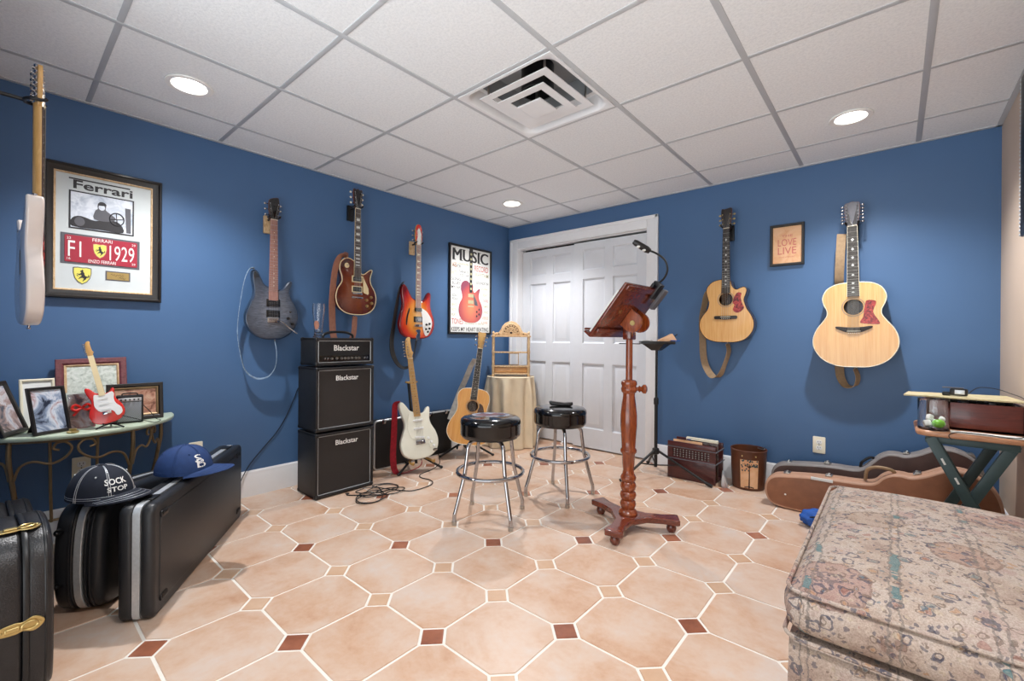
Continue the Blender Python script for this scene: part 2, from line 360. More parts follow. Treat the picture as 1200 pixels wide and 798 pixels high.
    def build(s, name, mats, parent=None, smooth_deg=38, recalc=True):
        me = bpy.data.meshes.new(name); me.from_pydata(s.v, [], s.f)
        if not isinstance(mats, (list, tuple)): mats = [mats]
        for m in mats: me.materials.append(M[m] if isinstance(m, str) else m)
        for p, k in zip(me.polygons, s.mi): p.material_index = k
        if recalc:
            bm = bmesh.new(); bm.from_mesh(me); bmesh.ops.recalc_face_normals(bm, faces=bm.faces[:]); bm.to_mesh(me); bm.free()
        me.shade_smooth()
        if smooth_deg is not None: me.set_sharp_from_angle(angle=R(smooth_deg))
        o = bpy.data.objects.new(name, me); C.objects.link(o)
        if parent: o.parent = parent
        return o
PL = {'uv': lambda a, b, w: (a, -w, b), 'xy': lambda a, b, w: (a, b, w), 'yz': lambda a, b, w: (w, a, b)}
def area2(o): return sum(o[i - 1][0] * o[i][1] - o[i][0] * o[i - 1][1] for i in range(len(o)))
def ccw(o): o = [tuple(p) for p in o]; return o if area2(o) > 0 else o[::-1]
def inset(o, d):
    if abs(d) < 1e-9: return o
    n = len(o); res = []
    for i in range(n):
        a, b, c = o[i - 1], o[i], o[(i + 1) % n]
        e1 = Vector((b[0] - a[0], b[1] - a[1])); e2 = Vector((c[0] - b[0], c[1] - b[1]))
        e1 = e1.normalized() if e1.length > 1e-9 else e2.normalized(); e2 = e2.normalized() if e2.length > 1e-9 else e1
        nn = Vector((-(e1.y + e2.y), e1.x + e2.x)); l = nn.length
        nn = nn / l if l > 1e-6 else Vector((-e1.y, e1.x))
        k = 1 / max(0.6, nn.dot(Vector((-e1.y, e1.x))))
        res.append((b[0] + nn.x * d * k, b[1] + nn.y * d * k))
    return res
def spline(pts, n=6):
    """closed Catmull-Rom through the points"""
    m = len(pts); out = []
    for i in range(m):
        p0, p1, p2, p3 = (Vector(pts[(i + k) % m]) for k in (-1, 0, 1, 2))
        for j in range(n):
            t = j / n
            out.append(tuple(0.5 * ((2 * p1) + (p2 - p0) * t + (2 * p0 - 5 * p1 + 4 * p2 - p3) * t * t + (3 * p1 - p0 - 3 * p2 + p3) * t ** 3)))
    return out
def smooth(pts, n=6):
    pts = [Vector(p) for p in pts]; m = len(pts); out = []
    if m < 3: return pts
    for i in range(m - 1):
        p0 = pts[max(i - 1, 0)]; p1 = pts[i]; p2 = pts[i + 1]; p3 = pts[min(i + 2, m - 1)]
        for j in range(n):
            t = j / n
            out.append(0.5 * ((2 * p1) + (p2 - p0) * t + (2 * p0 - 5 * p1 + 4 * p2 - p3) * t * t + (3 * p1 - p0 - 3 * p2 + p3) * t ** 3))
    out.append(pts[-1]); return out
def rrect(w, h, r, cx=0, cy=0, n=5):
    o = []
    for (sx, sy, a0) in ((1, 1, 0), (-1, 1, 90), (-1, -1, 180), (1, -1, 270)):
        for k in range(n + 1):
            a = R(a0 + 90 * k / n); o.append((cx + sx * (w / 2 - r) + r * cos(a), cy + sy * (h / 2 - r) + r * sin(a)))
    return o
def ellipse(cx, cy, a, b, n=28): return [(cx + a * cos(2 * pi * i / n), cy + b * sin(2 * pi * i / n)) for i in range(n)]
def thing(name, label, cat, loc=(0, 0, 0), rz=0, group=None, rot=None):
    o = bpy.data.objects.new(name, None); C.objects.link(o); o.location = loc
    o.rotation_euler = rot if rot else (0, 0, rz); o.empty_display_size = 0.05
    return tag(o, label, cat, group)
def tag(o, label, cat, group=None, kind=None):
    o['label'] = label; o['category'] = cat
    if group: o['group'] = group
    if kind: o['kind'] = kind
    return o
def struct(o): o['kind'] = 'structure'; return o
def lean(o, loc, rz, back=0.0, side=0.0):
    o.matrix_world = Matrix.Translation(loc) @ Matrix.Rotation(rz, 4, 'Z') @ Matrix.Rotation(-back, 4, 'X') @ Matrix.Rotation(side, 4, 'Y'); return o
def copy_tree(o, parent=None):
    c = o.copy(); C.objects.link(c)
    if parent: c.parent = parent
    for ch in [x for x in bpy.data.objects if x.parent == o]: copy_tree(ch, c)
    return c
def text_mesh(s, width=None, height=None, bold=0.0, extrude=0.0006, shear=0.0, space=1.0):
    cu = bpy.data.curves.new('lettering', 'FONT'); cu.body = s; cu.align_x = 'CENTER'; cu.size = 1.0
    cu.offset = bold; cu.shear = shear; cu.space_character = space; cu.resolution_u = 3
    ob = bpy.data.objects.new('lettering', cu); C.objects.link(ob)
    me = bpy.data.meshes.new_from_object(ob.evaluated_get(bpy.context.evaluated_depsgraph_get()))
    bpy.data.objects.remove(ob); bpy.data.curves.remove(cu)
    xs = [v.co.x for v in me.vertices]; ys = [v.co.y for v in me.vertices]
    x0, x1, y0, y1 = min(xs), max(xs), min(ys), max(ys)
    kx = (width / (x1 - x0)) if width else None; ky = (height / (y1 - y0)) if height else None
    kx = kx or ky; ky = ky or kx
    vs_ = [((v.co.x - (x0 + x1) / 2) * kx, (v.co.y - (y0 + y1) / 2) * ky) for v in me.vertices]
    fs = [tuple(p.vertices) for p in me.polygons]; bpy.data.meshes.remove(me)
    return vs_, fs
def letter(mb, s, u, v, w, width=None, height=None, mi=0, **k):
    """flat lettering facing -Y at (u, v), w in front"""
    vs_, fs = text_mesh(s, width, height, **k)
    mb.add([(u + a, -w, v + b) for a, b in vs_], fs, mi); return mb
# ------------------------------------------------------------------ the room
def slab(name, x0, x1, y0, y1, z0, z1, m):
    return struct(MB().box(((x0+x1)/2, (y0+y1)/2, (z0+z1)/2), (x1-x0, y1-y0, z1-z0)).build(name, m))
ZT = ZC + 0.25
slab('wall_left', XL-0.12, XL, YN-0.12, YB+0.12, 0, ZT, 'blue')
DX0, DX1, DZ = -3.135, -1.655, 2.05                       # closet opening
b = MB()
for (x0, x1, z0, z1) in ((XL, DX0, 0, ZT), (DX1, XR, 0, ZT), (DX0, DX1, DZ, ZT)):
    b.box(((x0+x1)/2, YB+0.06, (z0+z1)/2), (x1-x0, 0.12, z1-z0))
struct(b.build('wall_back', 'blue'))
slab('wall_right', XR, XR+0.12, -0.3, YB+0.12, 0, ZT, 'beige')
slab('wall_near', XL, -1.9, YN-0.12, YN, 0, ZT, 'blue')
# floor: clipped-corner tiles with small square insets on a grout bed
FS, FX, FY, HD, GR = 0.3409, -1.591, 1.3685, 0.0610, 0.0050
fl = MB(); shift = []
fl.add([(XL-0.1, -0.6, -0.003), (XR+0.1, -0.6, -0.003), (XR+0.1, YB+0.1, -0.003), (XL-0.1, YB+0.1, -0.003)], [(0, 1, 2, 3)], 3); shift += [(0, 0, 0)] * 4
def tile_poly(o, mi):
    o = ccw(o); top = inset(o, GR + 0.0015); low = inset(o, GR); n = len(o); k = len(fl.v)
    fl.v += [(a, b_, 0.0) for a, b_ in top] + [(a, b_, -0.003) for a, b_ in low]
    fl.f.append(tuple(k + i for i in range(n))); fl.mi.append(mi)
    for i in range(n):
        j = (i + 1) % n; fl.f.append((k + n + i, k + n + j, k + j, k + i)); fl.mi.append(mi)
    sh = (random.uniform(-9, 9), random.uniform(-9, 9), random.uniform(-9, 9)); shift.extend([sh] * (2 * n))
for i in range(-6, 8):
    for j in range(-8, 10):
        x, y = FX + i * FS, FY - j * FS
        if not (XL - 0.4 < x < XR + 0.4 and -0.6 < y < YB + 0.4): continue
        tile_poly([(x + HD, y), (x, y + HD), (x - HD, y), (x, y - HD)], 2 if (i + j) % 3 == 2 else 1)
        x1, y0 = x + FS, y - FS
        tile_poly([(x + HD, y), (x, y - HD), (x, y0 + HD), (x + HD, y0), (x1 - HD, y0), (x1, y0 + HD), (x1, y - HD), (x1 - HD, y)], 0)
fo = fl.build('floor', ['tile', 'inset', 'inset_dark', 'grout'], recalc=False, smooth_deg=None)
for p in fo.data.polygons: p.use_smooth = False
at = fo.data.attributes.new('tile_shift', 'FLOAT_VECTOR', 'POINT')
for k, s_ in enumerate(shift): at.data[k].vector = s_
struct(fo)
# ceiling: lay-in panels between metal bars
CX, CY, CS = -1.7256, 1.533, 0.61
LAMPS = [(-2.647, 0.617), (-2.665, 3.080), (-0.191, 3.073), (-0.191, 0.617)]
ce = MB()
def cell_holes(x0, x1, y0, y1): return [l for l in LAMPS if x0 < l[0] < x1 and y0 < l[1] < y1]
for i in range(-3, 5):
    for j in range(-3, 5):
        if (i, j) == (0, 0): continue                       # the air diffuser sits here
        x0, x1, y0, y1 = CX+i*CS, CX+(i+1)*CS, CY+j*CS, CY+(j+1)*CS
        x0 = max(x0, XL-0.05); x1 = min(x1, XR+0.05); y1 = min(y1, YB+0.05); y0 = max(y0, -0.45)
        if x1 - x0 < 0.02 or y1 - y0 < 0.02: continue
        hs = cell_holes(x0, x1, y0, y1); z = ZC + 0.006
        if not hs: ce.add([(x0, y0, z), (x0, y1, z), (x1, y1, z), (x1, y0, z)], [(0, 1, 2, 3)])
        else:
            hx, hy = hs[0]; n = 32; ring = [(hx + 0.078*cos(2*pi*k/n), hy + 0.078*sin(2*pi*k/n), z) for k in range(n)]; sq = []
            for k in range(n):
                a = 2*pi*k/n; dx, dy = cos(a), sin(a)
                t = min(((x1-hx)/dx if dx > 1e-9 else (x0-hx)/dx if dx < -1e-9 else 9), ((y1-hy)/dy if dy > 1e-9 else (y0-hy)/dy if dy < -1e-9 else 9))
                sq.append((hx+dx*t, hy+dy*t, z))
            ce.rings([ring, sq], caps=False)
            for (ax, ay) in ((x0, y0), (x1, y0), (x1, y1), (x0, y1)):   # the four corners the rays skip
                a = atan2(ay-hy, ax-hx) % (2*pi); k = int(a/(2*pi)*n) % n
                ce.add([sq[k], (ax, ay, z), sq[(k+1) % n]], [(0, 1, 2)])
ce.add([(XL-0.1, -0.5, ZC+0.2), (XR+0.1, -0.5, ZC+0.2), (XR+0.1, YB+0.1, ZC+0.2), (XL-0.1, YB+0.1, ZC+0.2)], [(0, 1, 2, 3)])
struct(ce.build('ceiling', 'panel', recalc=False))
tb = MB()
for i in range(-2, 5):
    x = CX + i*CS
    if XL < x < XR: tb.box((x, (YB-0.45)/2, ZC+0.0055), (0.026, YB+0.45, 0.004), 0.0005)
for j in range(-3, 5):
    y = CY + j*CS
    if y < YB: tb.box(((XL+XR)/2, y, ZC+0.0055), (XR-XL, 0.022, 0.0038), 0.0005)
for (c, d) in (((XL+0.011, (YB-0.45)/2, ZC+0.004), (0.022, YB+0.45, 0.008)), ((XR-0.011, (YB-0.3)/2, ZC+0.004), (0.022, YB+0.3, 0.008)), (((XL+XR)/2, YB-0.011, ZC+0.004), (XR-XL, 0.022, 0.008))):
    tb.box(c, d)
struct(tb.build('trim_1', 'tbar'))
# baseboards
def baseboard(name, outline_len, place):
    prof = [(0, 0), (0.016, 0), (0.016, 0.125), (0.012, 0.138), (0.010, 0.158), (0.004, 0.170), (0, 0.170)]
    m_ = MB(); m_.rings([[place(0, d, z) for d, z in prof], [place(outline_len, d, z) for d, z in prof]])
    return struct(m_.build(name, 'trim', smooth_deg=20))
baseboard('baseboard_left', YB-YN, lambda t, d, z: (XL+d, YN+t, z))
baseboard('baseboard_back', XR+1.548, lambda t, d, z: (-1.548+t, YB-d, z))
baseboard('baseboard_right', YB+0.3, lambda t, d, z: (XR-d, -0.3+t, z))
# closet: casing, jambs and two sliding six-panel doors
cs = MB()
def casing(o): cs.prism(o, 0.0, 0.018, 0.004, 2)
W_ = 0.105
for (x0, x1, z0, z1) in ((DX0-W_, DX0, 0, DZ+W_), (DX1, DX1+W_, 0, DZ+W_), (DX0, DX1, DZ, DZ+W_)):
    cs.box(((x0+x1)/2, YB-0.009, (z0+z1)/2), (x1-x0, 0.018, z1-z0), 0.004)
for (x0, x1, z0, z1) in ((DX0-W_, DX0-W_+0.03, 0, DZ+W_), (DX1+W_-0.03, DX1+W_, 0, DZ+W_), (DX0-W_, DX1+W_, DZ+W_-0.03, DZ+W_)):
    cs.box(((x0+x1)/2, YB-0.014, (z0+z1)/2), (x1-x0, 0.028, z1-z0), 0.006)
cs.box((DX0-0.004, YB+0.06, DZ/2), (0.012, 0.13, DZ)); cs.box((DX1+0.004, YB+0.06, DZ/2), (0.012, 0.13, DZ)); cs.box(((DX0+DX1)/2, YB+0.06, DZ+0.004), (DX1-DX0, 0.13, 0.012))
struct(cs.build('trim_2', 'trim'))
struct(MB().box(((DX0+DX1)/2, YB+0.055, DZ-0.004), (DX1-DX0-0.01, 0.05, 0.010)).build('trim_3', 'trim'))
slab('closet_back_shade', DX0, DX1, YB+0.125, YB+0.135, 0, DZ, 'black')       # closet back, its black standing in for the closet's inner shade
def door_leaf(name, x0, x1, yf):
    z0, z1, t = 0.012, 2.022, 0.034; w = x1 - x0; sr = 0.105; mid = 0.09
    m_ = MB(); yc = yf + t/2
    cols = [(x0+sr, x0+w/2-mid/2), (x0+w/2+mid/2, x1-sr)]; rows = [(0.20, 0.83), (1.03, 1.66), (1.75, 1.945)]
    m_.box((x0+w/2, yf+t-0.006, (z0+z1)/2), (w-0.004, 0.012, z1-z0-0.004))
    for (a, b_) in ((x0, x0+sr), (x0+w/2-mid/2, x0+w/2+mid/2), (x1-sr, x1)): m_.box(((a+b_)/2, yc, (z0+z1)/2), (b_-a, t, z1-z0), 0.003)
    zs = [z0] + [q for r_ in rows for q in r_] + [z1]
    for k in range(0, len(zs), 2):
        for (a, b_) in cols: m_.box(((a+b_)/2, yc, (zs[k]+zs[k+1])/2), (b_-a+0.004, t-0.0006, zs[k+1]-zs[k]), 0.003)
    for (a, b_) in cols:
        for (p, q) in rows:                               # raised field with a sloping margin
            cx_, cz_ = (a+b_)/2, (p+q)/2; rs = []
            for (d, y) in ((0.0, yf+0.014), (0.012, yf+0.020), (0.020, yf+0.018), (0.046, yf+0.006), (0.05, yf+0.005)):
                hw, hh = (b_-a)/2-d, (q-p)/2-d
                rs.append([(cx_-hw, y, cz_-hh), (cx_+hw, y, cz_-hh), (cx_+hw, y, cz_+hh), (cx_-hw, y, cz_+hh)])
            m_.rings(rs, caps=False); k = len(m_.v); m_.f.append((k-4, k-3, k-2, k-1)); m_.mi.append(0)
    o = struct(m_.build(name, 'door', smooth_deg=20)); return o
door_leaf('door_1', DX0+0.004, -2.400, YB+0.075)
dr = door_leaf('door_2', -2.435, DX1-0.004, YB+0.032)

# ------------------------------------------------------------------ recessed lamps and the air diffuser
def downlight():
    t = thing('recessed_lamp', '', 'lamp', (0, 0, ZC))
    MB().lathe([(0.076, 0.004), (0.098, 0.004), (0.1, 0.0), (0.098, -0.004), (0.088, -0.006), (0.074, -0.002), (0.066, 0.02), (0.066, 0.03), (0.076, 0.03)], seg=40).build('trim_ring', 'white', t)
    MB().lathe([(0.0, 0.016), (0.03, 0.0155), (0.0655, 0.018), (0.0655, 0.024), (0.0, 0.024)], seg=40).build('lens', 'lens', t)
    MB().lathe([(0.07, 0.03), (0.075, 0.03), (0.075, 0.15), (0.0, 0.15), (0.0, 0.14), (0.07, 0.14)], seg=32).build('housing', 'nickel', t)
    return t
lamp_labels = ['round recessed ceiling lamp above the framed car memorabilia on the left', 'round recessed ceiling lamp near the far corner above the poster',
               'round recessed ceiling lamp above the large twelve string guitar', 'round recessed ceiling lamp out of frame above the ottoman']
l0 = downlight()
ld = bpy.data.lights.new('lamp_light', 'SPOT'); ld.energy = LAMP_W; ld.color = (0.99, 0.985, 1.0); ld.spot_size = R(126); ld.spot_blend = 1.0; ld.shadow_soft_size = 0.035
lo = bpy.data.objects.new('lamp_light', ld); C.objects.link(lo); lo.location = (0, 0, -0.012); lo.parent = l0
for k, (x, y) in enumerate(LAMPS):
    o = l0 if k == 0 else copy_tree(l0)
    o.location = (x, y, ZC); o['label'] = lamp_labels[k]; o['group'] = 'recessed ceiling lamps'
t = thing('air_diffuser', 'square white ceiling air diffuser with nested louvres', 'air vent', (CX+CS/2, CY+CS/2, ZC), 0)
def square_rings(levels): return [[(-h, -h, z), (h, -h, z), (h, h, z), (-h, h, z)] for h, z in levels]
def rr_ring(h, z, r): return [(a, b_, z) for a, b_ in rrect(2*h, 2*h, r)]
MB().rings([rr_ring(0.292, 0.004, 0.001), rr_ring(0.292, -0.001, 0.001), rr_ring(0.276, 0.0, 0.07), rr_ring(0.268, 0.008, 0.07), rr_ring(0.250, 0.075, 0.07), rr_ring(0.235, 0.085, 0.07)], caps=False).build('back_pan', 'trim', t)
MB().rings([rr_ring(0.236, 0.084, 0.07), rr_ring(0.236, 0.19, 0.07), rr_ring(0.01, 0.19, 0.001)], caps=False).build('plenum', 'vent_shade', t)
MB().lathe([(0.075, 0.05), (0.085, 0.05), (0.085, 0.186), (0.0, 0.186), (0.0, 0.184), (0.075, 0.18)], seg=32).build('duct_collar', 'black', t)
for k, (ho, hi, z) in enumerate(((0.212, 0.166, 0.0), (0.147, 0.100, -0.016))):
    MB().rings(square_rings([(ho, z+0.004), (ho, z), (hi, z+0.004), (hi, z+0.008)]), caps=False, closed=True).build('louvre', 'trim', t, 20)
MB().rings(square_rings([(0.072, -0.028), (0.074, -0.034), (0.07, -0.036), (0.0, -0.036)][:3] + [(0.01, -0.036)])).build('centre_plate', 'trim', t, 20)
for sx in (-1, 1):
    for sy in (-1, 1): MB().box((sx*0.18, sy*0.18, 0.07), (0.008, 0.008, 0.13)).build('hanger_clip', 'nickel', t)
MB().box((0, 0, 0.07), (0.015, 0.015, 0.20)).build('centre_stem', 'nickel', t)

# ------------------------------------------------------------------ wall outlets
def outlet(loc, rz, label):
    t = thing('wall_outlet', label, 'electrical outlet', loc, rz, 'wall outlets')
    MB().prism(rrect(0.073, 0.115, 0.006), 0, 0.006, 0.0025, 2).build('cover_plate', 'ivory', t)
    for s in (-1, 1):
        MB().prism(rrect(0.034, 0.029, 0.011, 0, s*0.0195), 0.0055, 0.008, 0.001, 1).build('socket', 'white', t)
    sl = MB()
    for s in (-1, 1):
        for q in (-1, 1): sl.box((q*0.0065, -0.0081, s*0.0195+0.004), (0.0025, 0.0006, 0.009))
        sl.cyl((0, -0.0078, s*0.0195-0.008), (0, -0.0084, s*0.0195-0.008), 0.0025, seg=10)
    sl.cyl((0, -0.006, 0), (0, -0.0085, 0), 0.003, seg=10); sl.build('slots', 'dark_ink', t)
    return t
outlet((XL, 0.81, 0.357), R(90), 'ivory wall outlet to the right of the blue cap, left wall')
outlet((XL, 0.30, 0.365), R(90), 'ivory wall outlet half hidden behind the scrolled iron table legs')
outlet((-0.393, YB, 0.348), 0, 'ivory wall outlet under the twelve string guitar on the back wall')
# ------------------------------------------------------------------ guitars. Local frame: x right, z up along the neck, front faces -Y
def oriented(outline_r): return outline_r
def loft_neck(v0, v1, w0, w1, top, th, heel=0.0):
    """half-round neck from v0 to v1 below the fingerboard plane 'top'"""
    rs = []
    for k in range(9):
        f = k / 8; v = v0 + (v1 - v0) * f; hw = (w0 + (w1 - w0) * f) / 2; t_ = th + (heel * (1 - f * 5) if f < 0.2 else 0)
        rs.append([(hw * cos(a), -(top - t_ * sin(a)), v) for a in [pi * i / 12 for i in range(13)]])
    return MB().rings(rs)
def fret_positions(nut, scale, n): return [nut - scale * (1 - 2 ** (-k / 12)) for k in range(1, n + 1)]
def neck_set(t, s):
    """neck, fingerboard with frets and markers, nut, headstock and tuners, strings"""
    top = s['top']; vj, vn, vf = s['joint'], s['nut'], s['fb_end']; wn, wb = s.get('wn', 0.043), s.get('wb', 0.056)
    loft_neck(vj, vn + 0.012, wb, wn, top, s.get('neck_th', 0.021), s.get('heel', 0)).build('neck', s['neck_mat'], t)
    fb = MB(); wq = wn + (wb - wn) * (vn - vf) / (vn - vj) if vn != vj else wb
    fb.rings([[(-wq/2, -top, vf), (wq/2, -top, vf), (wq/2, -top-0.004, vf), (wq*0.3, -top-0.006, vf), (-wq*0.3, -top-0.006, vf), (-wq/2, -top-0.004, vf)],
              [(-wn/2, -top, vn), (wn/2, -top, vn), (wn/2, -top-0.004, vn), (wn*0.3, -top-0.006, vn), (-wn*0.3, -top-0.006, vn), (-wn/2, -top-0.004, vn)]])
    if s.get('fb_bind'):
        for q in (-1, 1): fb.tube([(q*wq/2, -top-0.002, vf), (q*wn/2, -top-0.002, vn)], 0.0021, 6, mi=1)
    fbo = fb.build('fingerboard', [s['fb_mat'], s.get('fb_bind') or s['fb_mat']], t, 30)
    fp = [v for v in fret_positions(vn, s['scale'], s.get('frets', 22)) if v > vf + 0.002]
    fr = MB(); wat = lambda v: wn + (wq - wn) * (vn - v) / (vn - vf)
    for v in fp: fr.box((0, -top-0.0055, v), (wat(v)*0.97, 0.0034, 0.0019))
    fr.build('frets', 'nickel', fbo)
    mk = MB(); al = [vn] + fp
    for k in (3, 5, 7, 9, 12, 15, 17, 19, 21):
        if k < len(al):
            v = (al[k] + al[k-1]) / 2; w = wat(v); g = al[k-1] - al[k]; ms = s.get('markers', 'dot')
            if ms == 'block': mk.box((0, -top-0.0061, v), (w*0.62, 0.0006, g*0.6))
            elif ms == 'diamond': mk.prism([(0, v-g*0.33), (w*0.16, v), (0, v+g*0.33), (-w*0.16, v)], top+0.0057, top+0.0066)
            elif ms == 'triangle': mk.prism([(-w*0.4, v-g*0.35), (-w*0.4, v+g*0.35), (w*0.4, v)], top+0.0054, top+0.0065)
            else: mk.cyl((0, -top-0.0055, v), (0, -top-0.0066, v), 0.0032, seg=10)
    if mk.v: mk.build('position_markers', s.get('marker_mat', 'ivory'), fbo)
    MB().box((0, -top-0.004, vn+0.002), (wn, 0.010, 0.005), 0.001).build('nut', s.get('nut_mat', 'ivory'), t)
    # headstock
    hs = s['head']; hm = s.get('head_mat', 'gloss_black')
    o = [(a, vn + b_) for a, b_ in hs]; o = spline(o, 4) if s.get('head_round', True) else o
    hd = MB(); hd.prism(o, top - 0.013, top + 0.001, 0.002, 2, 0, mi_side=1)
    hdo = hd.build('headstock', [hm, s['neck_mat']], t)
    if s.get('head_mark'):
        txt, hh, vv, mm = s['head_mark']; letter(MB(), txt, 0, vn + vv, top + 0.0016, width=hh).build('headstock_mark', mm, hdo)
    if s.get('truss_cover'):
        MB().prism([(-0.008, vn+0.008), (0.008, vn+0.008), (0, vn+0.036)], top+0.001, top+0.003).build('truss_cover', s['truss_cover'], hdo)
    posts = []
    for (x, v, sx) in s['tuners']:
        tn = MB(); w = top - 0.006
        tn.cyl((x, -top+0.002, vn+v), (x, -top-0.007, vn+v), 0.0045, 0.0036, 12); tn.cyl((x, -w+0.012, vn+v), (x, -w+0.020, vn+v), 0.007, seg=12)
        tn.cyl((x, -w+0.014, vn+v), (x + sx*s.get('tuner_reach', 0.017), -w+0.014, vn+v), 0.0024, seg=8)
        tn.ball((x + sx*(s.get('tuner_reach', 0.017)+0.007), -w+0.014, vn+v), (0.009, 0.005, 0.0075), 1)
        tn.build('tuner', [s.get('tuner_mat', 'chrome'), s.get('button_mat', s.get('tuner_mat', 'chrome'))], t); posts.append((x, vn+v))
    st = MB(); n = s.get('strings', 6); ws, wbr = wn*0.8, s.get('string_spread', 0.052); courses = n
    for k in range(n):
        f = -0.5 + k / (n - 1); p = posts[k] if k < len(posts) else (f*wn, vn+0.03)
        a = (f*wbr, -(s['bridge_w']), s['bridge_v']); b_ = (f*ws, -top-0.0105, vn+0.002); c = (p[0], -top-0.005, p[1])
        st.tube([a, b_], 0.0007, 4); st.tube([b_, c], 0.0007, 4)
    st.build('strings', 'nickel', t)
SIX33 = lambda x0, x1, v0, dv: [(-x0 - k*(x1-x0)/2, v0 + k*dv, -1) for k in range(3)] + [(x1 - (x1-x0)*k/2, v0 + (2-k)*dv, 1) for k in range(3)]
def pickup(t, v, w, h, mats, top, ring=None, covered=False, u=0):
    m_ = MB()
    if ring: m_.prism(rrect(w+0.018, h+0.014, 0.004, u, v), top-0.001, top+0.005, 0.0015, 2, 1)
    m_.prism(rrect(w, h, 0.004 if not covered else 0.006, u, v), top, top+0.009, 0.002, 2, 0)
    for k in range(6): m_.cyl((u + w*0.76*(-0.5+k/5), -top-0.0085, v), (u + w*0.76*(-0.5+k/5), -top-0.0096, v), 0.0022, seg=8, mi=2)
    return m_.build('pickup', [mats[0], mats[1] if len(mats) > 1 else mats[0], 'nickel'], t)
def knob(t, u, v, top, r=0.011, h=0.014, m='gold', name='knob'):
    return MB().lathe([(0, 0), (r, 0), (r*0.98, h*0.3), (r*0.85, h*0.85), (r*0.75, h), (0, h)], seg=20, axis='y', c=(u, -top, v)).build(name, m, t)
def pin(t, u, v, w0, direction):
    d = Vector(direction).normalized(); p = Vector((u, -w0, v)); m_ = MB()
    m_.tube([p, p + d*0.004, p + d*0.009, p + d*0.011, p + d*0.014], [0.006, 0.004, 0.004, 0.007, 0.006], 12); return m_.build('strap_button', 'chrome', t)
def solid_body(t, outline, depth, mats, bev=0.009, binding=None, name='body'):
    o = spline(outline, 5); m_ = MB(); m_.prism(o, 0, depth, bev, 4, 0, mi_side=1, mi_back=1)
    # the rounded front rim carries the top finish
    bo = m_.build(name, mats, t, 45)
    if binding:
        MB().tube([(a, -depth+0.003, b_) for a, b_ in inset(ccw(o), 0.0012)], 0.0034, 6, closed=True).build('binding', binding, bo)
    return bo
PRS = [(0,0),(.06,.006),(.118,.042),(.157,.10),(.167,.165),(.150,.232),(.121,.283),(.108,.318),(.112,.350),(.124,.384),(.120,.404),(.104,.402),(.082,.372),(.058,.345),(.03,.338),(0,.345),(-.03,.355),(-.052,.368),(-.070,.400),(-.088,.440),(-.108,.458),(-.126,.450),(-.130,.42),(-.124,.37),(-.118,.325),(-.122,.285),(-.143,.235),(-.167,.168),(-.163,.10),(-.123,.040),(-.06,.006)]
LPO = [(0,0),(.085,.010),(.148,.055),(.170,.125),(.157,.19),(.125,.243),(.116,.285),(.124,.322),(.133,.352),(.124,.362),(.098,.348),(.070,.325),(.045,.318),(.032,.34),(.028,.395),(-.02,.412),(-.06,.430),(-.1,.424),(-.134,.39),(-.141,.34),(-.124,.285),(-.125,.243),(-.157,.19),(-.170,.125),(-.148,.055),(-.085,.010)]
RIC = [(0,0),(.09,.006),(.152,.038),(.186,.105),(.183,.175),(.160,.235),(.143,.290),(.143,.345),(.145,.395),(.128,.418),(.106,.402),(.080,.358),(.05,.335),(.028,.332),(0,.336),(-.028,.345),(-.06,.362),(-.09,.405),(-.118,.452),(-.145,.468),(-.165,.445),(-.168,.39),(-.158,.33),(-.157,.27),(-.178,.195),(-.190,.115),(-.158,.038),(-.09,.006)]
STR = [(0,0),(.08,.012),(.138,.055),(.160,.125),(.146,.198),(.116,.256),(.106,.300),(.112,.348),(.118,.388),(.106,.404),(.088,.392),(.066,.364),(.03,.356),(0,.36),(-.03,.375),(-.056,.388),(-.080,.425),(-.106,.456),(-.130,.455),(-.138,.42),(-.124,.355),(-.110,.300),(-.114,.255),(-.140,.195),(-.160,.125),(-.143,.048),(-.08,.006)]
HEAD33 = [(-.021,0),(.021,0),(.024,.02),(.034,.06),(.038,.12),(.034,.152),(.014,.148),(0,.156),(-.014,.148),(-.034,.152),(-.038,.12),(-.034,.06),(-.024,.02)]
HEADPRS = [(-.021,0),(.021,0),(.026,.03),(.033,.07),(.034,.115),(.028,.152),(.006,.150),(-.016,.142),(-.032,.125),(-.033,.07),(-.026,.03)]
HEADF = [(-.021,0),(.021,0),(.022,.02),(.030,.042),(.036,.050),(.030,.06),(.024,.075),(.021,.15),(.026,.172),(.016,.186),(-.004,.182),(-.018,.160),(-.024,.12),(-.028,.06),(-.024,.03)]
INLINE = [(-.013, .028 + .0245*k, -1) for k in range(6)]
RY = R(90)                                                   # hang on the left wall, facing the room

# grey flame-top guitar, left wall
t = thing('electric_guitar', 'grey flame-top electric guitar with long left horn, hanging on the left wall', 'guitar', (XL+0.07, 1.213, 1.05), RY)
D = 0.044; solid_body(t, PRS, D, ['prs_body', 'prs_edge'], 0.011)
neck_set(t, dict(top=D+0.003, joint=0.30, fb_end=0.262, nut=0.802, scale=0.635, frets=24, wn=0.043, wb=0.058, neck_mat='mahog', fb_mat='rose_pale', markers='dot', marker_mat='ivory', head=HEADPRS, head_mat='gloss_black', tuners=SIX33(.022,.026,.035,.036), bridge_w=D+0.010, bridge_v=0.135))
pickup(t, 0.246, 0.068, 0.036, ['black', 'gloss_black'], D, ring=True); pickup(t, 0.172, 0.068, 0.036, ['black', 'gloss_black'], D, ring=True)
m_ = MB(); m_.box((0, -D-0.004, 0.132), (0.076, 0.012, 0.036), 0.003)
for k in range(6): m_.box((-0.026+k*0.0104, -D-0.0115, 0.137), (0.0085, 0.006, 0.018), 0.001)
m_.build('bridge', 'chrome', t)
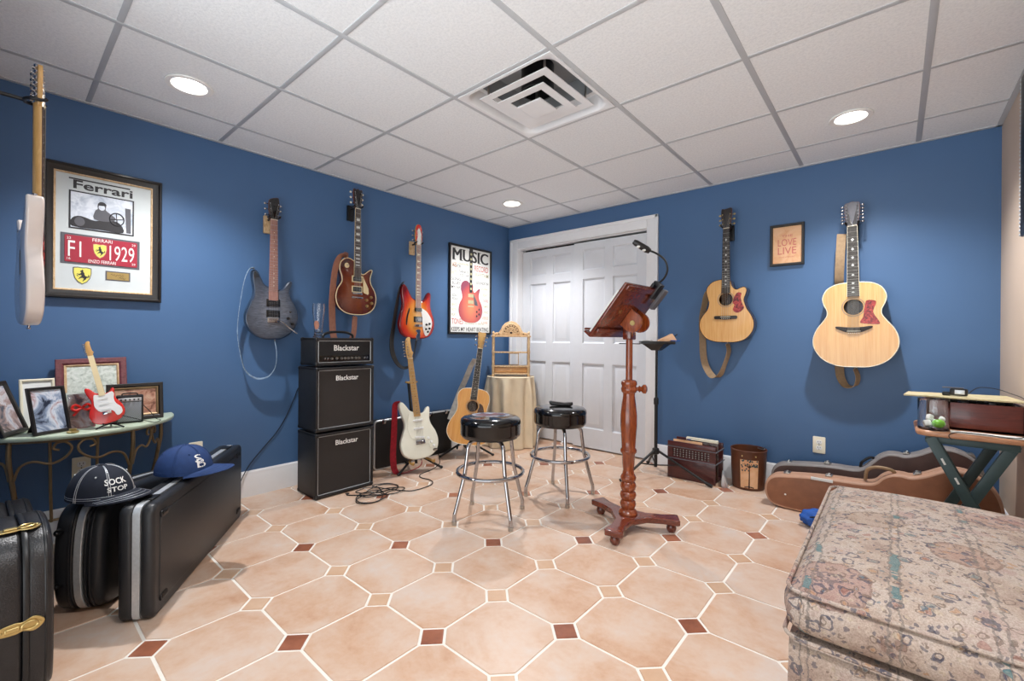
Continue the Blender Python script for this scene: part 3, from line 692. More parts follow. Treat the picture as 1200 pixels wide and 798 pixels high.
MB().tube(smooth([(0.034, -D-0.006, 0.126), (0.05, -D-0.022, 0.12), (0.09, -D-0.026, 0.085), (0.15, -D-0.022, 0.042)], 4), 0.0028, 8).build('tremolo_arm', 'chrome', t)
knob(t, 0.098, 0.145, D, m='black'); knob(t, 0.125, 0.108, D, m='black'); knob(t, 0.112, 0.19, D, 0.006, 0.016, 'black', 'switch')
pin(t, -0.112, 0.454, D/2, (-0.2, 0, 1)); pin(t, 0.02, 0.003, D/2, (0, 0, -1))
MB().ribbon([(-.118,-.03,.468),(-.150,-.045,.45),(-.176,-.04,.37),(-.192,-.01,.2),(-.196,.01,.05),(-.178,.01,-.09),(-.15,.005,-.2),(-.09,-.005,-.256),(-.02,-.015,-.25),(.02,-.03,-.19),(.028,-.035,-.1),(.02,-.025,-.012)],
            [(0.35, 1, 0), (0.3, 1, 0), (0.5, 1, 0.2), (0.3, 1, 0)], 0.036, 0.003).build('strap', 'grey_strap', t)

# tobacco sunburst single-cut, left wall
t = thing('electric_guitar', 'dark red sunburst single-cutaway electric guitar with cream pickguard above the amplifier', 'guitar', (XL+0.065, 1.823, 1.245), RY)
D = 0.052; solid_body(t, LPO, D, ['lp_body', 'lp_edge'], 0.010, 'cream')
neck_set(t, dict(top=D+0.006, joint=0.34, fb_end=0.292, nut=0.818, scale=0.628, frets=22, wn=0.043, wb=0.056, neck_mat='mahog', fb_mat='rose', fb_bind='cream', markers='block', marker_mat='paper', head=HEAD33, head_mat='gloss_black', truss_cover='black', tuners=SIX33(.024,.027,.045,.040), bridge_w=D+0.014, bridge_v=0.165, button_mat='ivory'))
pickup(t, 0.275, 0.07, 0.036, ['black', 'cream'], D, ring=True); pickup(t, 0.197, 0.07, 0.036, ['black', 'cream'], D, ring=True)
MB().box((0, -D-0.008, 0.163), (0.082, 0.010, 0.013), 0.003).cyl((-0.037, -D+0.002, 0.163), (-0.037, -D-0.006, 0.163), 0.005).cyl((0.037, -D+0.002, 0.163), (0.037, -D-0.006, 0.163), 0.005).build('bridge', 'chrome', t)
MB().box((0, -D-0.009, 0.132), (0.094, 0.012, 0.014), 0.005).cyl((-0.041, -D+0.002, 0.132), (-0.041, -D-0.01, 0.132), 0.007).cyl((0.041, -D+0.002, 0.132), (0.041, -D-0.01, 0.132), 0.007).build('tailpiece', 'chrome', t)
MB().prism([(.034,.30),(.046,.302),(.094,.21),(.098,.172),(.09,.16),(.056,.172),(.05,.18),(.048,.29)], D+0.006, D+0.009, 0.0008, 1).build('pickguard', 'cream', t)
for (u, v) in ((0.082,0.118),(0.122,0.142),(0.085,0.072),(0.127,0.096)): knob(t, u, v, D, 0.012, 0.014, 'gold')
kk = MB().lathe([(0,0),(.019,0),(.019,.0025),(.0,.003)], seg=24, axis='y', c=(-.085,-D,.372)); kk.cyl((-.085,-D-.002,.372),(-.08,-D-.018,.378),0.004,0.003,mi=1); kk.build('switch', ['cream','nickel'], t)
pin(t, -0.06, 0.43, D/2, (-0.4, 0, 1)); pin(t, 0, 0.002, D/2, (0, 0, -1))
MB().ribbon([(-.062,-.028,.442),(-.105,-.05,.446),(-.15,-.055,.415),(-.176,-.048,.33),(-.186,-.03,.15),(-.182,-.02,0),(-.168,-.018,-.17),(-.12,-.018,-.235),(-.06,-.02,-.235),(-.012,-.024,-.16),(.0,-.026,-.012)],
            [(0.85,0.5,0.25),(1,0.35,0.2),(1,0.2,0),(1,0.2,0.1),(0.9,0.4,0)], 0.055, 0.004).build('strap', 'brown_strap', t)

# red and amber semi-hollow, left wall
t = thing('electric_guitar', 'red and amber sunburst semi-hollow electric guitar with white pickguard, left of the poster', 'guitar', (XL+0.065, 2.415, 1.06), RY)
D = 0.042; solid_body(t, RIC, D, ['rick_body', 'rick_edge'], 0.012)
HEADR = [(-.021,0),(.021,0),(.026,.02),(.036,.045),(.037,.10),(.034,.14),(.022,.172),(0,.182),(-.022,.172),(-.034,.14),(-.037,.10),(-.036,.045),(-.026,.02)]
neck_set(t, dict(top=D+0.003, joint=0.30, fb_end=0.272, nut=0.822, scale=0.628, frets=24, wn=0.042, wb=0.053, neck_mat='maple', fb_mat='rose_pale', fb_bind='ivory', markers='triangle', marker_mat='ivory', head=HEADR, head_mat='red_paint', tuners=SIX33(.025,.027,.042,.040), bridge_w=D+0.010, bridge_v=0.118))
hd_ = [c for c in bpy.data.objects if c.parent == t and c.name.startswith('headstock')][0]
MB().prism([(-.019,.83),(.0,.828),(.021,.832),(.028,.87),(.026,.92),(.012,.955),(-.004,.972),(-.016,.945),(-.010,.90),(-.022,.86)], D+0.004, D+0.0065, 0.0008, 1).build('truss_cover', 'white', hd_)
MB().prism(rrect(0.075, 0.034, 0.008, 0, 0.256), D, D+0.009, 0.003, 2).build('pickup', 'black', t)
pickup(t, 0.172, 0.070, 0.034, ['chrome', 'black'], D, covered=True, ring=True)
PG = spline([(.026,.268),(.06,.262),(.105,.232),(.148,.17),(.150,.11),(.118,.048),(.088,.026),(.066,.05),(.052,.10),(.046,.15),(.04,.21)], 4)
MB().prism(PG, D+0.001, D+0.0045, 0.001, 1).build('pickguard', 'white', t)
for (u, v) in ((0.088,0.128),(0.122,0.136),(0.084,0.088),(0.122,0.094),(0.104,0.064)): knob(t, u, v, D+0.004, 0.010, 0.012, 'black')
MB().prism(spline([(-.092,.268),(-.104,.245),(-.122,.19),(-.128,.13),(-.118,.118),(-.112,.15),(-.104,.20),(-.088,.25)], 4), D, D+0.0012).build('sound_slot', 'black', t)
m_ = MB(); m_.box((0, -D-0.006, 0.117), (0.076, 0.014, 0.022), 0.003); m_.build('bridge', 'chrome', t)
R_ = [(-.021,.078),(-.021,.066),(-.008,.05),(-.024,.02),(-.012,-.004),(.012,-.004),(.018,.01),(.024,.03),(.020,.052),(.026,.066),(.016,.082)]
MB().prism(spline(R_, 3), D+0.002, D+0.007, 0.001, 1).build('tailpiece', 'chrome', t)
pin(t, -0.14, 0.466, D/2, (-0.3, 0, 1)); pin(t, 0.0, 0.0, D/2, (0, 0, -1))
MB().ribbon([(-.145,-.02,.478),(-.175,-.03,.45),(-.195,-.025,.36),(-.222,-.01,.15),(-.238,.0,-.02),(-.225,.0,-.13),(-.17,.0,-.22),(-.10,-.004,-.25),(-.035,-.01,-.21),(-.012,-.016,-.1),(0,-.02,-.014)],
            [(0.5,1,0),(0.9,0.5,0),(1,0.3,0),(0.6,0.8,0.3),(0.8,0.6,0)], 0.056, 0.004).build('strap', 'black_strap', t)

# white guitar seen edge-on, hung on the near wall and facing away down the room
t = thing('electric_guitar', 'white electric guitar seen edge-on at the far left, hanging in front of the car frame', 'guitar', (-2.43, 0.056, 1.105), R(184))
D = 0.046; solid_body(t, STR, D, ['hang_white', 'hang_white'], 0.008)
neck_set(t, dict(top=D+0.004, joint=0.355, fb_end=0.33, nut=0.815, scale=0.648, frets=22, neck_mat='maple', fb_mat='rose', head=[(-.021,0),(.021,0),(.03,.03),(.035,.08),(.034,.145),(.0,.152),(-.034,.145),(-.035,.08),(-.03,.03)], head_mat='maple', tuners=[(-.022,.03+.021*k,-1) for k in range(6)]+[(.022,.03+.021*(5-k),1) for k in range(6)], bridge_w=D+0.012, bridge_v=0.13, strings=12))
MB().prism(spline([(-.03,.352),(.03,.345),(.09,.36),(.105,.33),(.09,.27),(.1,.21),(.138,.15),(.13,.09),(.08,.07),(.05,.14),(-.05,.15),(-.11,.22),(-.10,.29),(-.07,.36)], 3), D, D+0.0035, 0.001, 1).build('pickguard', 'red_tort', t)
for v in (0.30, 0.23, 0.165): MB().prism(rrect(0.083, 0.018, 0.009, 0, v), D+0.003, D+0.009, 0.002, 2).build('pickup', 'white', t)
MB().box((0, -D-0.006, 0.128), (0.078, 0.014, 0.03), 0.003).build('bridge', 'chrome', t)
for (u, v) in ((0.07,0.15),(0.095,0.115),(0.115,0.085)): knob(t, u, v, D+0.003, 0.011, 0.013, 'white')
pin(t, 0.0, 0.0, D/2, (0, 0, -1)); pin(t, -0.118, 0.452, D/2, (-0.2, 0, 1))
MB().prism(rrect(0.012, 0.09, 0.004, 0.0, 0.23), -0.0015, 0.001).build('back_plate', 'black', t)

# wall hangers
def hanger(wall, along, z, dist, label, block='gilt', big=False):
    if wall == 'L': t = thing('guitar_hanger', label, 'guitar hanger', (XL, along, z), RY)
    elif wall == 'B': t = thing('guitar_hanger', label, 'guitar hanger', (along, YB, z), 0)
    else: t = thing('guitar_hanger', label, 'guitar hanger', (along, YN, z), R(180))
    MB().prism(rrect(0.055, 0.12, 0.006, 0, -0.03), 0, 0.022, 0.004, 2).build('wall_block', block, t)
    MB().cyl((0, -0.022, 0), (0, -dist+0.012, 0), 0.007, seg=12).build('arm', 'black', t)
    y = MB()
    for s in (-1, 1):
        y.tube(smooth([(0, -dist+0.014, 0), (s*0.018, -dist+0.010, 0), (s*0.031, -dist-0.006, 0.002), (s*0.033, -dist-0.034, 0.004), (s*0.033, -dist-0.044, 0.012)], 4), 0.006, 10)
    y.build('yoke', 'black', t); return t
# the distance to the back of each neck
hanger('L', 1.213, 1.05+0.802+0.015, 0.07+0.024, 'pale wood block hanger holding the grey flame-top guitar')
hanger('L', 1.823, 1.245+0.818+0.015, 0.065+0.034, 'black hanger holding the dark red single-cutaway guitar', 'black')
hanger('L', 2.415, 1.06+0.822+0.015, 0.065+0.021, 'pale wood block hanger holding the red and amber guitar')
hanger('N', -2.43, 1.105+0.815+0.015, 0.212+0.024, 'black hanger arm holding the edge-on white guitar at far left', 'black')

# white guitar and its floor stand
rz_s = R(76); base = Vector((-2.865, 2.215, 0)); bk = R(15.5)
t = lean(thing('electric_guitar', 'white double-cutaway electric guitar with maple neck and red strap on a floor stand', 'guitar'), base + Vector((0, 0, 0.105)), rz_s, bk, R(-1.5))
D = 0.044; solid_body(t, STR, D, ['strat_white', 'strat_white'], 0.009)
neck_set(t, dict(top=D+0.003, joint=0.345, fb_end=0.332, nut=0.808, scale=0.648, frets=21, neck_mat='maple', fb_mat='maple', marker_mat='dark_ink', head=HEADF, head_mat='maple', tuners=INLINE, tuner_reach=0.014, bridge_w=D+0.012, bridge_v=0.135))
MB().prism(spline([(-.03,.35),(.03,.345),(.085,.362),(.105,.335),(.09,.27),(.10,.21),(.135,.15),(.128,.09),(.08,.07),(.05,.14),(-.05,.15),(-.09,.22),(-.085,.29),(-.07,.36)], 3), D, D+0.003, 0.001, 1).build('pickguard', 'strat_white', t)
for k, v in enumerate((0.30, 0.235, 0.165)):
    po = MB().prism(rrect(0.083, 0.018, 0.009), 0, 0.006, 0.002, 2); o = po.build('pickup', 'white', t); o.location = (0, -D-0.002, v); o.rotation_euler = (0, R(8 if k == 2 else 0), 0)
m_ = MB(); m_.box((0, -D-0.004, 0.128), (0.078, 0.010, 0.034), 0.003)
for k in range(6): m_.box((-0.0265+k*0.0106, -D-0.011, 0.13), (0.0085, 0.006, 0.02), 0.001)
m_.build('bridge', 'chrome', t)
for (u, v) in ((0.07,0.15),(0.092,0.118),(0.11,0.086)): knob(t, u, v, D+0.002, 0.0115, 0.013, 'white')
pin(t, 0.0, 0.0, D/2, (0, 0, -1)); pin(t, -0.118, 0.452, D/2, (-0.2, 0, 1))
MB().prism(ellipse(.118,.052,.02,.011,16), D-0.001, D+0.003).build('jack_plate', 'chrome', t)
MB().ribbon([(-.120,-.02,.466),(-.155,-.005,.45),(-.158,.03,.36),(-.165,.07,.22),(-.18,.105,.05),(-.178,.10,-.06),(-.14,.06,-.085),(-.06,.02,-.075),(-.01,-.02,-.05),(.0,-.03,-.012)],
            [(1,0.4,0),(1,0.2,0),(1,0,0.1),(0.8,0.6,0),(0.4,1,0)], 0.05, 0.003).build('strap', 'red_strap', t)
def guitar_stand(label, loc, rz, back, h, feet_r, yoke_mat, neck_rest):
    t = thing('guitar_stand', label, 'guitar stand', loc, rz)
    d = Vector((0, sin(back), cos(back))); p0 = Vector((0, 0.075, 0.05)); top_ = p0 + d * h
    MB().tube([p0, top_], 0.0115, 12).build('pole', 'black', t)
    for a in (205, 335, 90):
        e = Vector((cos(R(a)) * feet_r, sin(R(a)) * feet_r + 0.075, 0.012))
        m_ = MB(); m_.tube([Vector((0, 0.075, 0.13)), e], 0.009, 10); lg = m_.build('leg', 'black', t)
        MB().ball(e, (0.014, 0.014, 0.012)).build('foot', 'black', lg)
    y = MB(); 
    for s in (-1, 1):
        y.tube(smooth([(0, 0.085, 0.10), (s*0.05, 0.06, 0.095), (s*0.085, 0.01, 0.088), (s*0.088, -0.065, 0.085), (s*0.088, -0.078, 0.105)], 4), 0.0085, 10)
    y.build('body_cradle', yoke_mat, t)
    if neck_rest:
        q = top_; m_ = MB(); m_.tube([q, q + Vector((0, -0.03, 0.012))], 0.009, 10)
        for s in (-1, 1): m_.tube(smooth([q + Vector((0, -0.02, 0.01)), q + Vector((s*0.035, -0.03, 0.012)), q + Vector((s*0.042, -0.075, 0.016))], 4), 0.0075, 10)
        m_.build('neck_rest', yoke_mat, t)
    return t
guitar_stand('black floor stand with tan padded rests under the white electric guitar', base, rz_s, bk, 0.66, 0.20, 'rubber_tan', True)

# ------------------------------------------------------------------ acoustic guitars
def plate(outline, hole, w, mi, m_, back=False):
    bm = bmesh.new(); loops = [outline] + ([hole] if hole else [])
    es = []
    for lp in loops:
        vs_ = [bm.verts.new((a, -w, b_)) for a, b_ in lp]
        es += [bm.edges.new((vs_[i-1], vs_[i])) for i in range(len(vs_))]
    bmesh.ops.triangle_fill(bm, edges=es, use_beauty=True, normal=(0, -1, 0)); m_.bm(bm, mi)
def acoustic(t, s):
    o = ccw(spline(s['outline'], 5)); D = s['depth']; hc, hr = s['hole'], s['hole_r']
    hole = ellipse(0, hc, hr, hr, 32)
    sd = MB(); n = len(o)
    sd.rings([[(a, 0, b_) for a, b_ in inset(o, 0.003)], [(a, -0.004, b_) for a, b_ in o], [(a, -D+0.003, b_) for a, b_ in o]], caps=False)
    sd.rings([[(a, -0.006, b_) for a, b_ in inset(o, 0.004)], [(a, -D+0.004, b_) for a, b_ in inset(o, 0.004)]], caps=False)
    plate(inset(o, 0.003), None, 0.0, 0, sd); plate(inset(o, 0.003), None, 0.005, 0, sd)
    sd.build('body', s['side_mat'], t, 40, recalc=False)
    tp = MB(); plate(o, hole, D, 0, tp); plate(o, hole, D-0.003, 0, tp)
    tp.rings([[(a, -D, b_) for a, b_ in hole], [(a, -D+0.003, b_) for a, b_ in hole]], caps=False); tp.rings([[(a, -D, b_) for a, b_ in o], [(a, -D+0.003, b_) for a, b_ in o]], caps=False)
    to = tp.build('soundboard', s['top_mat'], t, 30)
    MB().tube([(a, -D+0.002, b_) for a, b_ in inset(o, 0.001)], 0.0032, 6, closed=True).build('binding', s['bind'], to)
    ro = MB()
    for r0, r1 in ((hr+0.004, hr+0.011),):
        ro.rings([[(r0*cos(q), -D-0.0002, hc+r0*sin(q)) for q in [2*pi*k/40 for k in range(40)]], [(r1*cos(q), -D-0.0002, hc+r1*sin(q)) for q in [2*pi*k/40 for k in range(40)]], [(r1*cos(q), -D-0.0008, hc+r1*sin(q)) for q in [2*pi*k/40 for k in range(40)]], [(r0*cos(q), -D-0.0008, hc+r0*sin(q)) for q in [2*pi*k/40 for k in range(40)]]], caps=False, closed=True)
    ro.build('rosette', s.get('rosette', 'tan_strap'), to)
    if s.get('guard'): MB().prism(spline(s['guard'], 4), D, D+0.0016, 0.0005, 1).build('pickguard', s.get('guard_mat', 'red_tort'), t)
    bv = s['bridge']; bo = MB().prism(spline(s['bridge_shape'], 4), D, D+0.009, 0.003, 2).build('bridge', s['fb_mat'], t)
    MB().box((0, -D-0.010, bv+0.005), (0.072, 0.006, 0.003), 0.001).build('saddle', 'ivory', bo)
    pn = MB()
    for k in range(6): pn.ball((-0.026+k*0.0104, -D-0.010, bv-0.008), 0.0027, seg=8)
    pn.build('bridge_pins', 'ivory', bo)
    neck_set(t, dict(s, top=D+0.001, bridge_w=D+0.012, bridge_v=bv))
    pin(t, 0, 0, D/2, (0, 0, -1))
OM = [(0,0),(.075,.003),(.14,.028),(.184,.085),(.193,.145),(.176,.20),(.146,.25),(.130,.295),(.126,.325),(.138,.36),(.143,.392),(.128,.412),(.102,.408),(.078,.398),(.058,.405),(.040,.432),(.030,.466),(0,.477),(-.05,.476),(-.1,.462),(-.135,.425),(-.142,.385),(-.130,.335),(-.122,.30),(-.135,.25),(-.172,.20),(-.193,.145),(-.184,.085),(-.14,.028),(-.075,.003)]
AB = lambda v: [(-.078,v-.010),(-.05,v-.012),(0,v-.016),(.05,v-.012),(.078,v-.010),(.078,v+.012),(.04,v+.013),(0,v+.013),(-.04,v+.013),(-.078,v+.012)]
t = thing('acoustic_guitar', 'pale cutaway acoustic guitar with tan strap hanging right of the door', 'guitar', (-0.972, YB-0.028, 1.055), 0)
acoustic(t, dict(outline=OM, depth=0.098, hole=0.325, hole_r=0.049, side_mat='side_dark', top_mat='spruce', bind='side_dark', guard=[(.048,.300),(.058,.340),(.080,.372),(.108,.366),(.104,.335),(.114,.290),(.126,.258),(.104,.230),(.074,.222),(.050,.245),(.060,.28)], bridge=0.187, bridge_shape=AB(.187), fb_mat='ebony',
    joint=0.46, fb_end=0.372, nut=0.862, scale=0.645, frets=20, wn=0.044, wb=0.056, neck_mat='mahog', heel=0.05, markers='diamond', marker_mat='paper', head=HEAD33[:6]+[(0,.150)]+HEAD33[7+1:], head_mat='ebony', tuners=SIX33(.025,.027,.035,.036), tuner_mat='gold', fb_bind='ebony'))
MB().ribbon([(-.04,.01,.45),(-.15,-.005,.40),(-.182,-.012,.30),(-.205,.004,.18),(-.20,.006,.02),(-.19,-.004,-.11),(-.165,-.012,-.2),(-.115,-.02,-.268),(-.06,-.026,-.26),(-.02,-.036,-.17),(.01,-.045,-.07),(.0,-.05,-.012)],
            [(1,0.3,0),(0.7,1,0),(1,0.4,0),(1,0.2,0),(0.5,1,0.2),(0.3,1,0)], 0.05, 0.003).build('strap', 'tan_strap', t)
JUM = [(0,0),(.09,.006),(.165,.045),(.210,.11),(.219,.175),(.200,.24),(.165,.292),(.142,.33),(.140,.365),(.158,.41),(.163,.455),(.140,.505),(.095,.534),(.04,.543),(0,.544),(-.04,.543),(-.095,.534),(-.140,.505),(-.163,.455),(-.158,.41),(-.140,.365),(-.142,.33),(-.165,.292),(-.200,.24),(-.219,.175),(-.210,.11),(-.165,.045),(-.09,.006)]
t = thing('acoustic_guitar', 'large pale jumbo twelve-string acoustic guitar hanging above the guitar cases', 'guitar', (-0.195, YB-0.032, 0.905), R(0), rot=(0, R(-1.0), 0))
acoustic(t, dict(outline=JUM, depth=0.112, hole=0.385, hole_r=0.051, side_mat='side_dark', top_mat='spruce', bind='ivory', guard=[(.052,.35),(.058,.395),(.068,.424),(.108,.42),(.112,.40),(.098,.35),(.122,.30),(.13,.275),(.105,.272),(.04,.28),(.034,.292),(.048,.32)], bridge=0.225, bridge_shape=[(-.088,.262),(-.03,.255),(.03,.255),(.088,.262),(.092,.25),(.06,.232),(.028,.222),(-.028,.222),(-.06,.232),(-.092,.25)], fb_mat='ebony',
    joint=0.52, fb_end=0.452, nut=0.905, scale=0.648, frets=20, wn=0.048, wb=0.060, neck_mat='mahog', heel=0.05, markers='diamond', marker_mat='paper', fb_bind='ivory', head=[(-.024,0),(.024,0),(.026,.012),(.036,.05),(.041,.125),(.036,.15),(.016,.154),(0,.160),(-.016,.154),(-.036,.15),(-.041,.125),(-.036,.05),(-.026,.012)], head_mat='grey_mat',
    tuners=[(-.028,.03+.021*k,-1) for k in range(6)]+[(.028,.03+.021*(5-k),1) for k in range(6)], strings=12, string_spread=0.058))
MB().ribbon([(-.058,-.07,.872),(-.062,-.068,.83),(-.07,-.06,.70),(-.078,-.03,.58),(-.08,.012,.50),(-.085,.02,.30),(-.09,.02,.10),(-.086,.005,-.02),(-.075,-.02,-.085),(-.045,-.035,-.132),(.0,-.045,-.125),(.015,-.05,-.07),(.0,-.056,-.012)],
            [(1,0.2,0),(1,0.2,0),(1,0,0),(1,0.2,0),(0.6,1,0.3),(0.4,1,0)], 0.05, 0.003).build('strap', 'tan_strap', t)
hanger('B', -0.972, 1.055+0.862+0.015, 0.028+0.099-0.021, 'black hanger holding the cutaway acoustic guitar on the back wall', 'black')
hanger('B', -0.211, 0.905+0.905+0.015, 0.032+0.113-0.021, 'black hanger behind the head of the twelve-string guitar', 'black')
# dreadnought on its stand in the corner
DRE = [(0,0),(.09,.003),(.155,.028),(.195,.085),(.198,.14),(.180,.20),(.150,.255),(.135,.30),(.137,.345),(.147,.40),(.140,.45),(.105,.488),(.05,.5),(0,.502),(-.05,.5),(-.105,.488),(-.140,.45),(-.147,.40),(-.137,.345),(-.135,.30),(-.150,.255),(-.180,.20),(-.198,.14),(-.195,.085),(-.155,.028),(-.09,.003)]
rz_a = R(50); base = Vector((-2.945, 2.80, 0))
t = lean(thing('acoustic_guitar', 'amber acoustic guitar leaning on a floor stand beside the draped table', 'guitar'), base + Vector((0, 0, 0.105)), rz_a, R(11), R(8))
acoustic(t, dict(outline=DRE, depth=0.11, hole=0.34, hole_r=0.05, side_mat='side_dark', top_mat='spruce_amber', bind='ivory', guard=[(.05,.30),(.062,.34),(.06,.37),(.085,.36),(.105,.32),(.11,.27),(.098,.235),(.075,.24),(.052,.262)], guard_mat='side_dark', bridge=0.18, bridge_shape=AB(.18), fb_mat='ebony',
    joint=0.49, fb_end=0.40, nut=0.872, scale=0.645, frets=20, neck_mat='mahog', heel=0.05, fb_bind='ivory', head=[(-.022,0),(.022,0),(.028,.03),(.034,.09),(.036,.152),(0,.154),(-.036,.152),(-.034,.09),(-.028,.03)], head_mat='rubber_tan', tuners=SIX33(.024,.027,.035,.040)))
MB().ribbon([(-.03,-.05,.78),(-.055,.0,.72),(-.085,.045,.60),(-.12,.075,.48),(-.15,.085,.34),(-.18,.07,.2)], (1,0.3,0.3), 0.055, 0.003).build('strap', 'silver_strap', t)
guitar_stand('black floor stand under the amber acoustic guitar in the corner', base, rz_a, R(8), 0.30, 0.26, 'black', False)
# ------------------------------------------------------------------ amplifier stack. Local frame: x right, z up, front faces -Y
def cab_shell(t, w, h, d, rec=0.014, wall=0.018, name='cabinet'):
    m_ = MB()
    m_.box((0, d/2, wall/2), (w, d, wall), 0.006); m_.box((0, d/2, h-wall/2), (w, d, wall), 0.006)
    for s in (-1, 1): m_.box((s*(w/2-wall/2), d/2, h/2), (wall, d, h-0.002), 0.006)
    m_.box((0, d-0.008, h/2), (w-0.01, 0.014, h-0.01)); m_.build(name, 'tolex', t)
    cn = 0
    for sx in (-1, 1):
        for sz in (0, 1):
            for y in (0.012, d-0.012):
                MB().box((sx*(w/2-0.011), y, 0.012 if sz == 0 else h-0.012), (0.028, 0.030, 0.030), 0.011, seg=3).build('corner_cap', 'black', t)
def piping(t, w, h, z0, y, m='alu'):
    o = rrect(w, h, 0.004); MB().tube([(a, y, z0 + h/2 + b_) for a, b_ in o], 0.0022, 6, closed=True).build('piping', m, t)
def speaker_cab(z, label, y0):
    t = thing('speaker_cabinet', label, 'speaker cabinet', (-2.855, y0, z), RY, 'stacked speaker cabinets')
    w, h, d = 0.425, 0.425, 0.265
    cab_shell(t, w, h, d)
    for s in (-1, 1):
        for y in (0.04, d-0.04): MB().cyl((s*(w/2-0.05), y, -0.006), (s*(w/2-0.05), y, 0.002), 0.014).build('foot', 'black', t)
    MB().box((0, 0.018, h/2), (w-0.036, 0.012, h-0.036)).build('grille_cloth', 'grille', t)
    piping(t, w-0.042, h-0.042, 0.021, 0.010)
    letter(MB(), 'Blackstar', 0.01, h-0.075, -0.006, width=0.165, height=0.034, bold=0.02).build('lettering', 'white', t)
    return t
speaker_cab(0.006, 'black speaker cabinet standing on the tiles, bottom of the amplifier stack', 1.575)
speaker_cab(0.443, 'black speaker cabinet in the middle of the stack, under the amplifier head', 1.575)
t = thing('amplifier_head', 'small black guitar amplifier head with a row of knobs, on top of the speaker stack', 'amplifier', (-2.862, 1.575, 0.880), RY)
w, h, d = 0.425, 0.185, 0.225
cab_shell(t, w, h, d)
for s in (-1, 1):
    for y in (0.04, d-0.04): MB().cyl((s*(w/2-0.05), y, -0.006), (s*(w/2-0.05), y, 0.002), 0.014).build('foot', 'black', t)
MB().box((0, 0.018, 0.115), (w-0.036, 0.012, 0.10)).build('grille_cloth', 'tolex', t)
MB().box((0, 0.016, 0.042), (w-0.036, 0.014, 0.046)).build('control_panel', 'gloss_black', t)
piping(t, w-0.042, h-0.042, 0.021, 0.008)
letter(MB(), 'Blackstar', 0.01, 0.117, -0.011, width=0.185, height=0.038, bold=0.02).build('lettering', 'white', t)
for k, u in enumerate((-.15,-.13,-.10,-.065,-.03,-.005,.02,.045,.075,.10,.14,.16)):
    if k in (0, 1, 10, 11): MB().cyl((u, 0.009, 0.046), (u, 0.0, 0.046), 0.007, seg=14).cyl((u, 0.0, 0.046), (u, -0.008, 0.05), 0.003, seg=8).build('switch', 'chrome', t)
    else:
        kn = knob(t, u, 0.046, -0.009, 0.0085, 0.013, 'nickel')
MB().tube(smooth([(-0.11, d/2, h), (-0.105, d/2, h+0.022), (-0.05, d/2, h+0.04), (0.05, d/2, h+0.04), (0.105, d/2, h+0.022), (0.11, d/2, h)], 5), 0.009, 10).build('handle', 'black', t)
# tall beer glass
t = thing('beer_glass', 'tall clear wheat beer glass with a printed crest on the amplifier', 'glass', (-3.02, 1.455, 1.0665), R(40))
g = [(0, 0), (0.034, 0), (0.036, 0.004), (0.030, 0.016), (0.027, 0.03), (0.028, 0.06), (0.032, 0.11), (0.039, 0.17), (0.041, 0.20), (0.037, 0.235), (0.0345, 0.235), (0.038, 0.20), (0.036, 0.17), (0.029, 0.11), (0.024, 0.06), (0.020, 0.035), (0.0, 0.03)]
MB().lathe(g, seg=36).build('glass_body', 'glass', t)
cr = MB(); rs = []
for k in range(9):
    zz = 0.055 + 0.06*k/8; rr = 0.0292 + (zz-0.055)*0.08; hw = 0.55*sqrt(max(0.02, 1-((k-4)/4.2)**2))
    rs.append([(rr*sin(a), -rr*cos(a), zz) for a in [-hw+2*hw*q/8 for q in range(9)]])
for k in range(8):
    o = len(cr.v); cr.add(rs[k]+rs[k+1], [(q, q+1, q+10, q+9) for q in range(8)])
cr.build('printed_crest', 'brown_strap', t)

# long black case lying on its side behind the stack
t = thing('guitar_case', 'long low black guitar case against the wall behind the white guitar', 'guitar case', (-3.145, 1.98, 0), RY)
MB().prism(rrect(0.82, 0.39, 0.03, 0.41, 0.2), -0.105, 0.0, 0.012, 3).build('shell', 'tolex', t)
MB().prism(rrect(0.832, 0.402, 0.034, 0.41, 0.201), -0.014, -0.002, 0.003, 1).build('metal_trim', 'alu', t)
for u in (0.08, 0.56, 0.74):
    MB().box((u, 0.02, 0.402), (0.07, 0.03, 0.008), 0.002).box((u, -0.004, 0.385), (0.035, 0.012, 0.03), 0.002).build('latch', 'chrome', t)
MB().tube(smooth([(0.30, 0.05, 0.40), (0.305, 0.05, 0.425), (0.36, 0.05, 0.43), (0.415, 0.05, 0.425), (0.42, 0.05, 0.40)], 4), 0.008, 8).build('handle', 'black', t)
# instrument cable
def cable_pts(): 
    pts = []
    for k in range(0, 46):
        a = k*0.62; rr = 0.085+0.035*sin(k*0.9); pts.append((-2.685+0.05*sin(k*0.23)+rr*1.25*cos(a)*0.8, 1.70+0.05*cos(k*0.31)+rr*1.35*sin(a), 0.005+0.010*((k*7) % 10)/10))
    return pts
cp = [(-2.835, 1.56, 0.004), (-2.82, 1.58, 0.004), (-2.78, 1.56, 0.005)] + cable_pts() + [(-2.58,1.86,0.005),(-2.53,1.95,0.005),(-2.55,2.08,0.005),(-2.63,2.13,0.005),(-2.73,2.12,0.005),(-2.80,2.17,0.005),(-2.83,2.30,0.005),(-2.80,2.36,0.05),(-2.775,2.325,0.14)]
tag(MB().tube(smooth(cp, 5), 0.0035, 6).build('instrument_cable', 'cord'), 'black instrument cable coiled on the tiles in front of the speaker stack', 'cable')
tag(MB().tube(smooth([(XL+0.006,1.43,0.70),(XL+0.006,1.36,0.53),(XL+0.006,1.29,0.41),(XL+0.006,1.20,0.31),(XL+0.008,1.12,0.22),(XL+0.024,1.07,0.15),(XL+0.03,1.02,0.04),(-3.22,0.97,0.005)], 5), 0.003, 6).build('power_cord', 'cord'), 'thin black cord running down the left wall beside the speaker stack', 'cable')

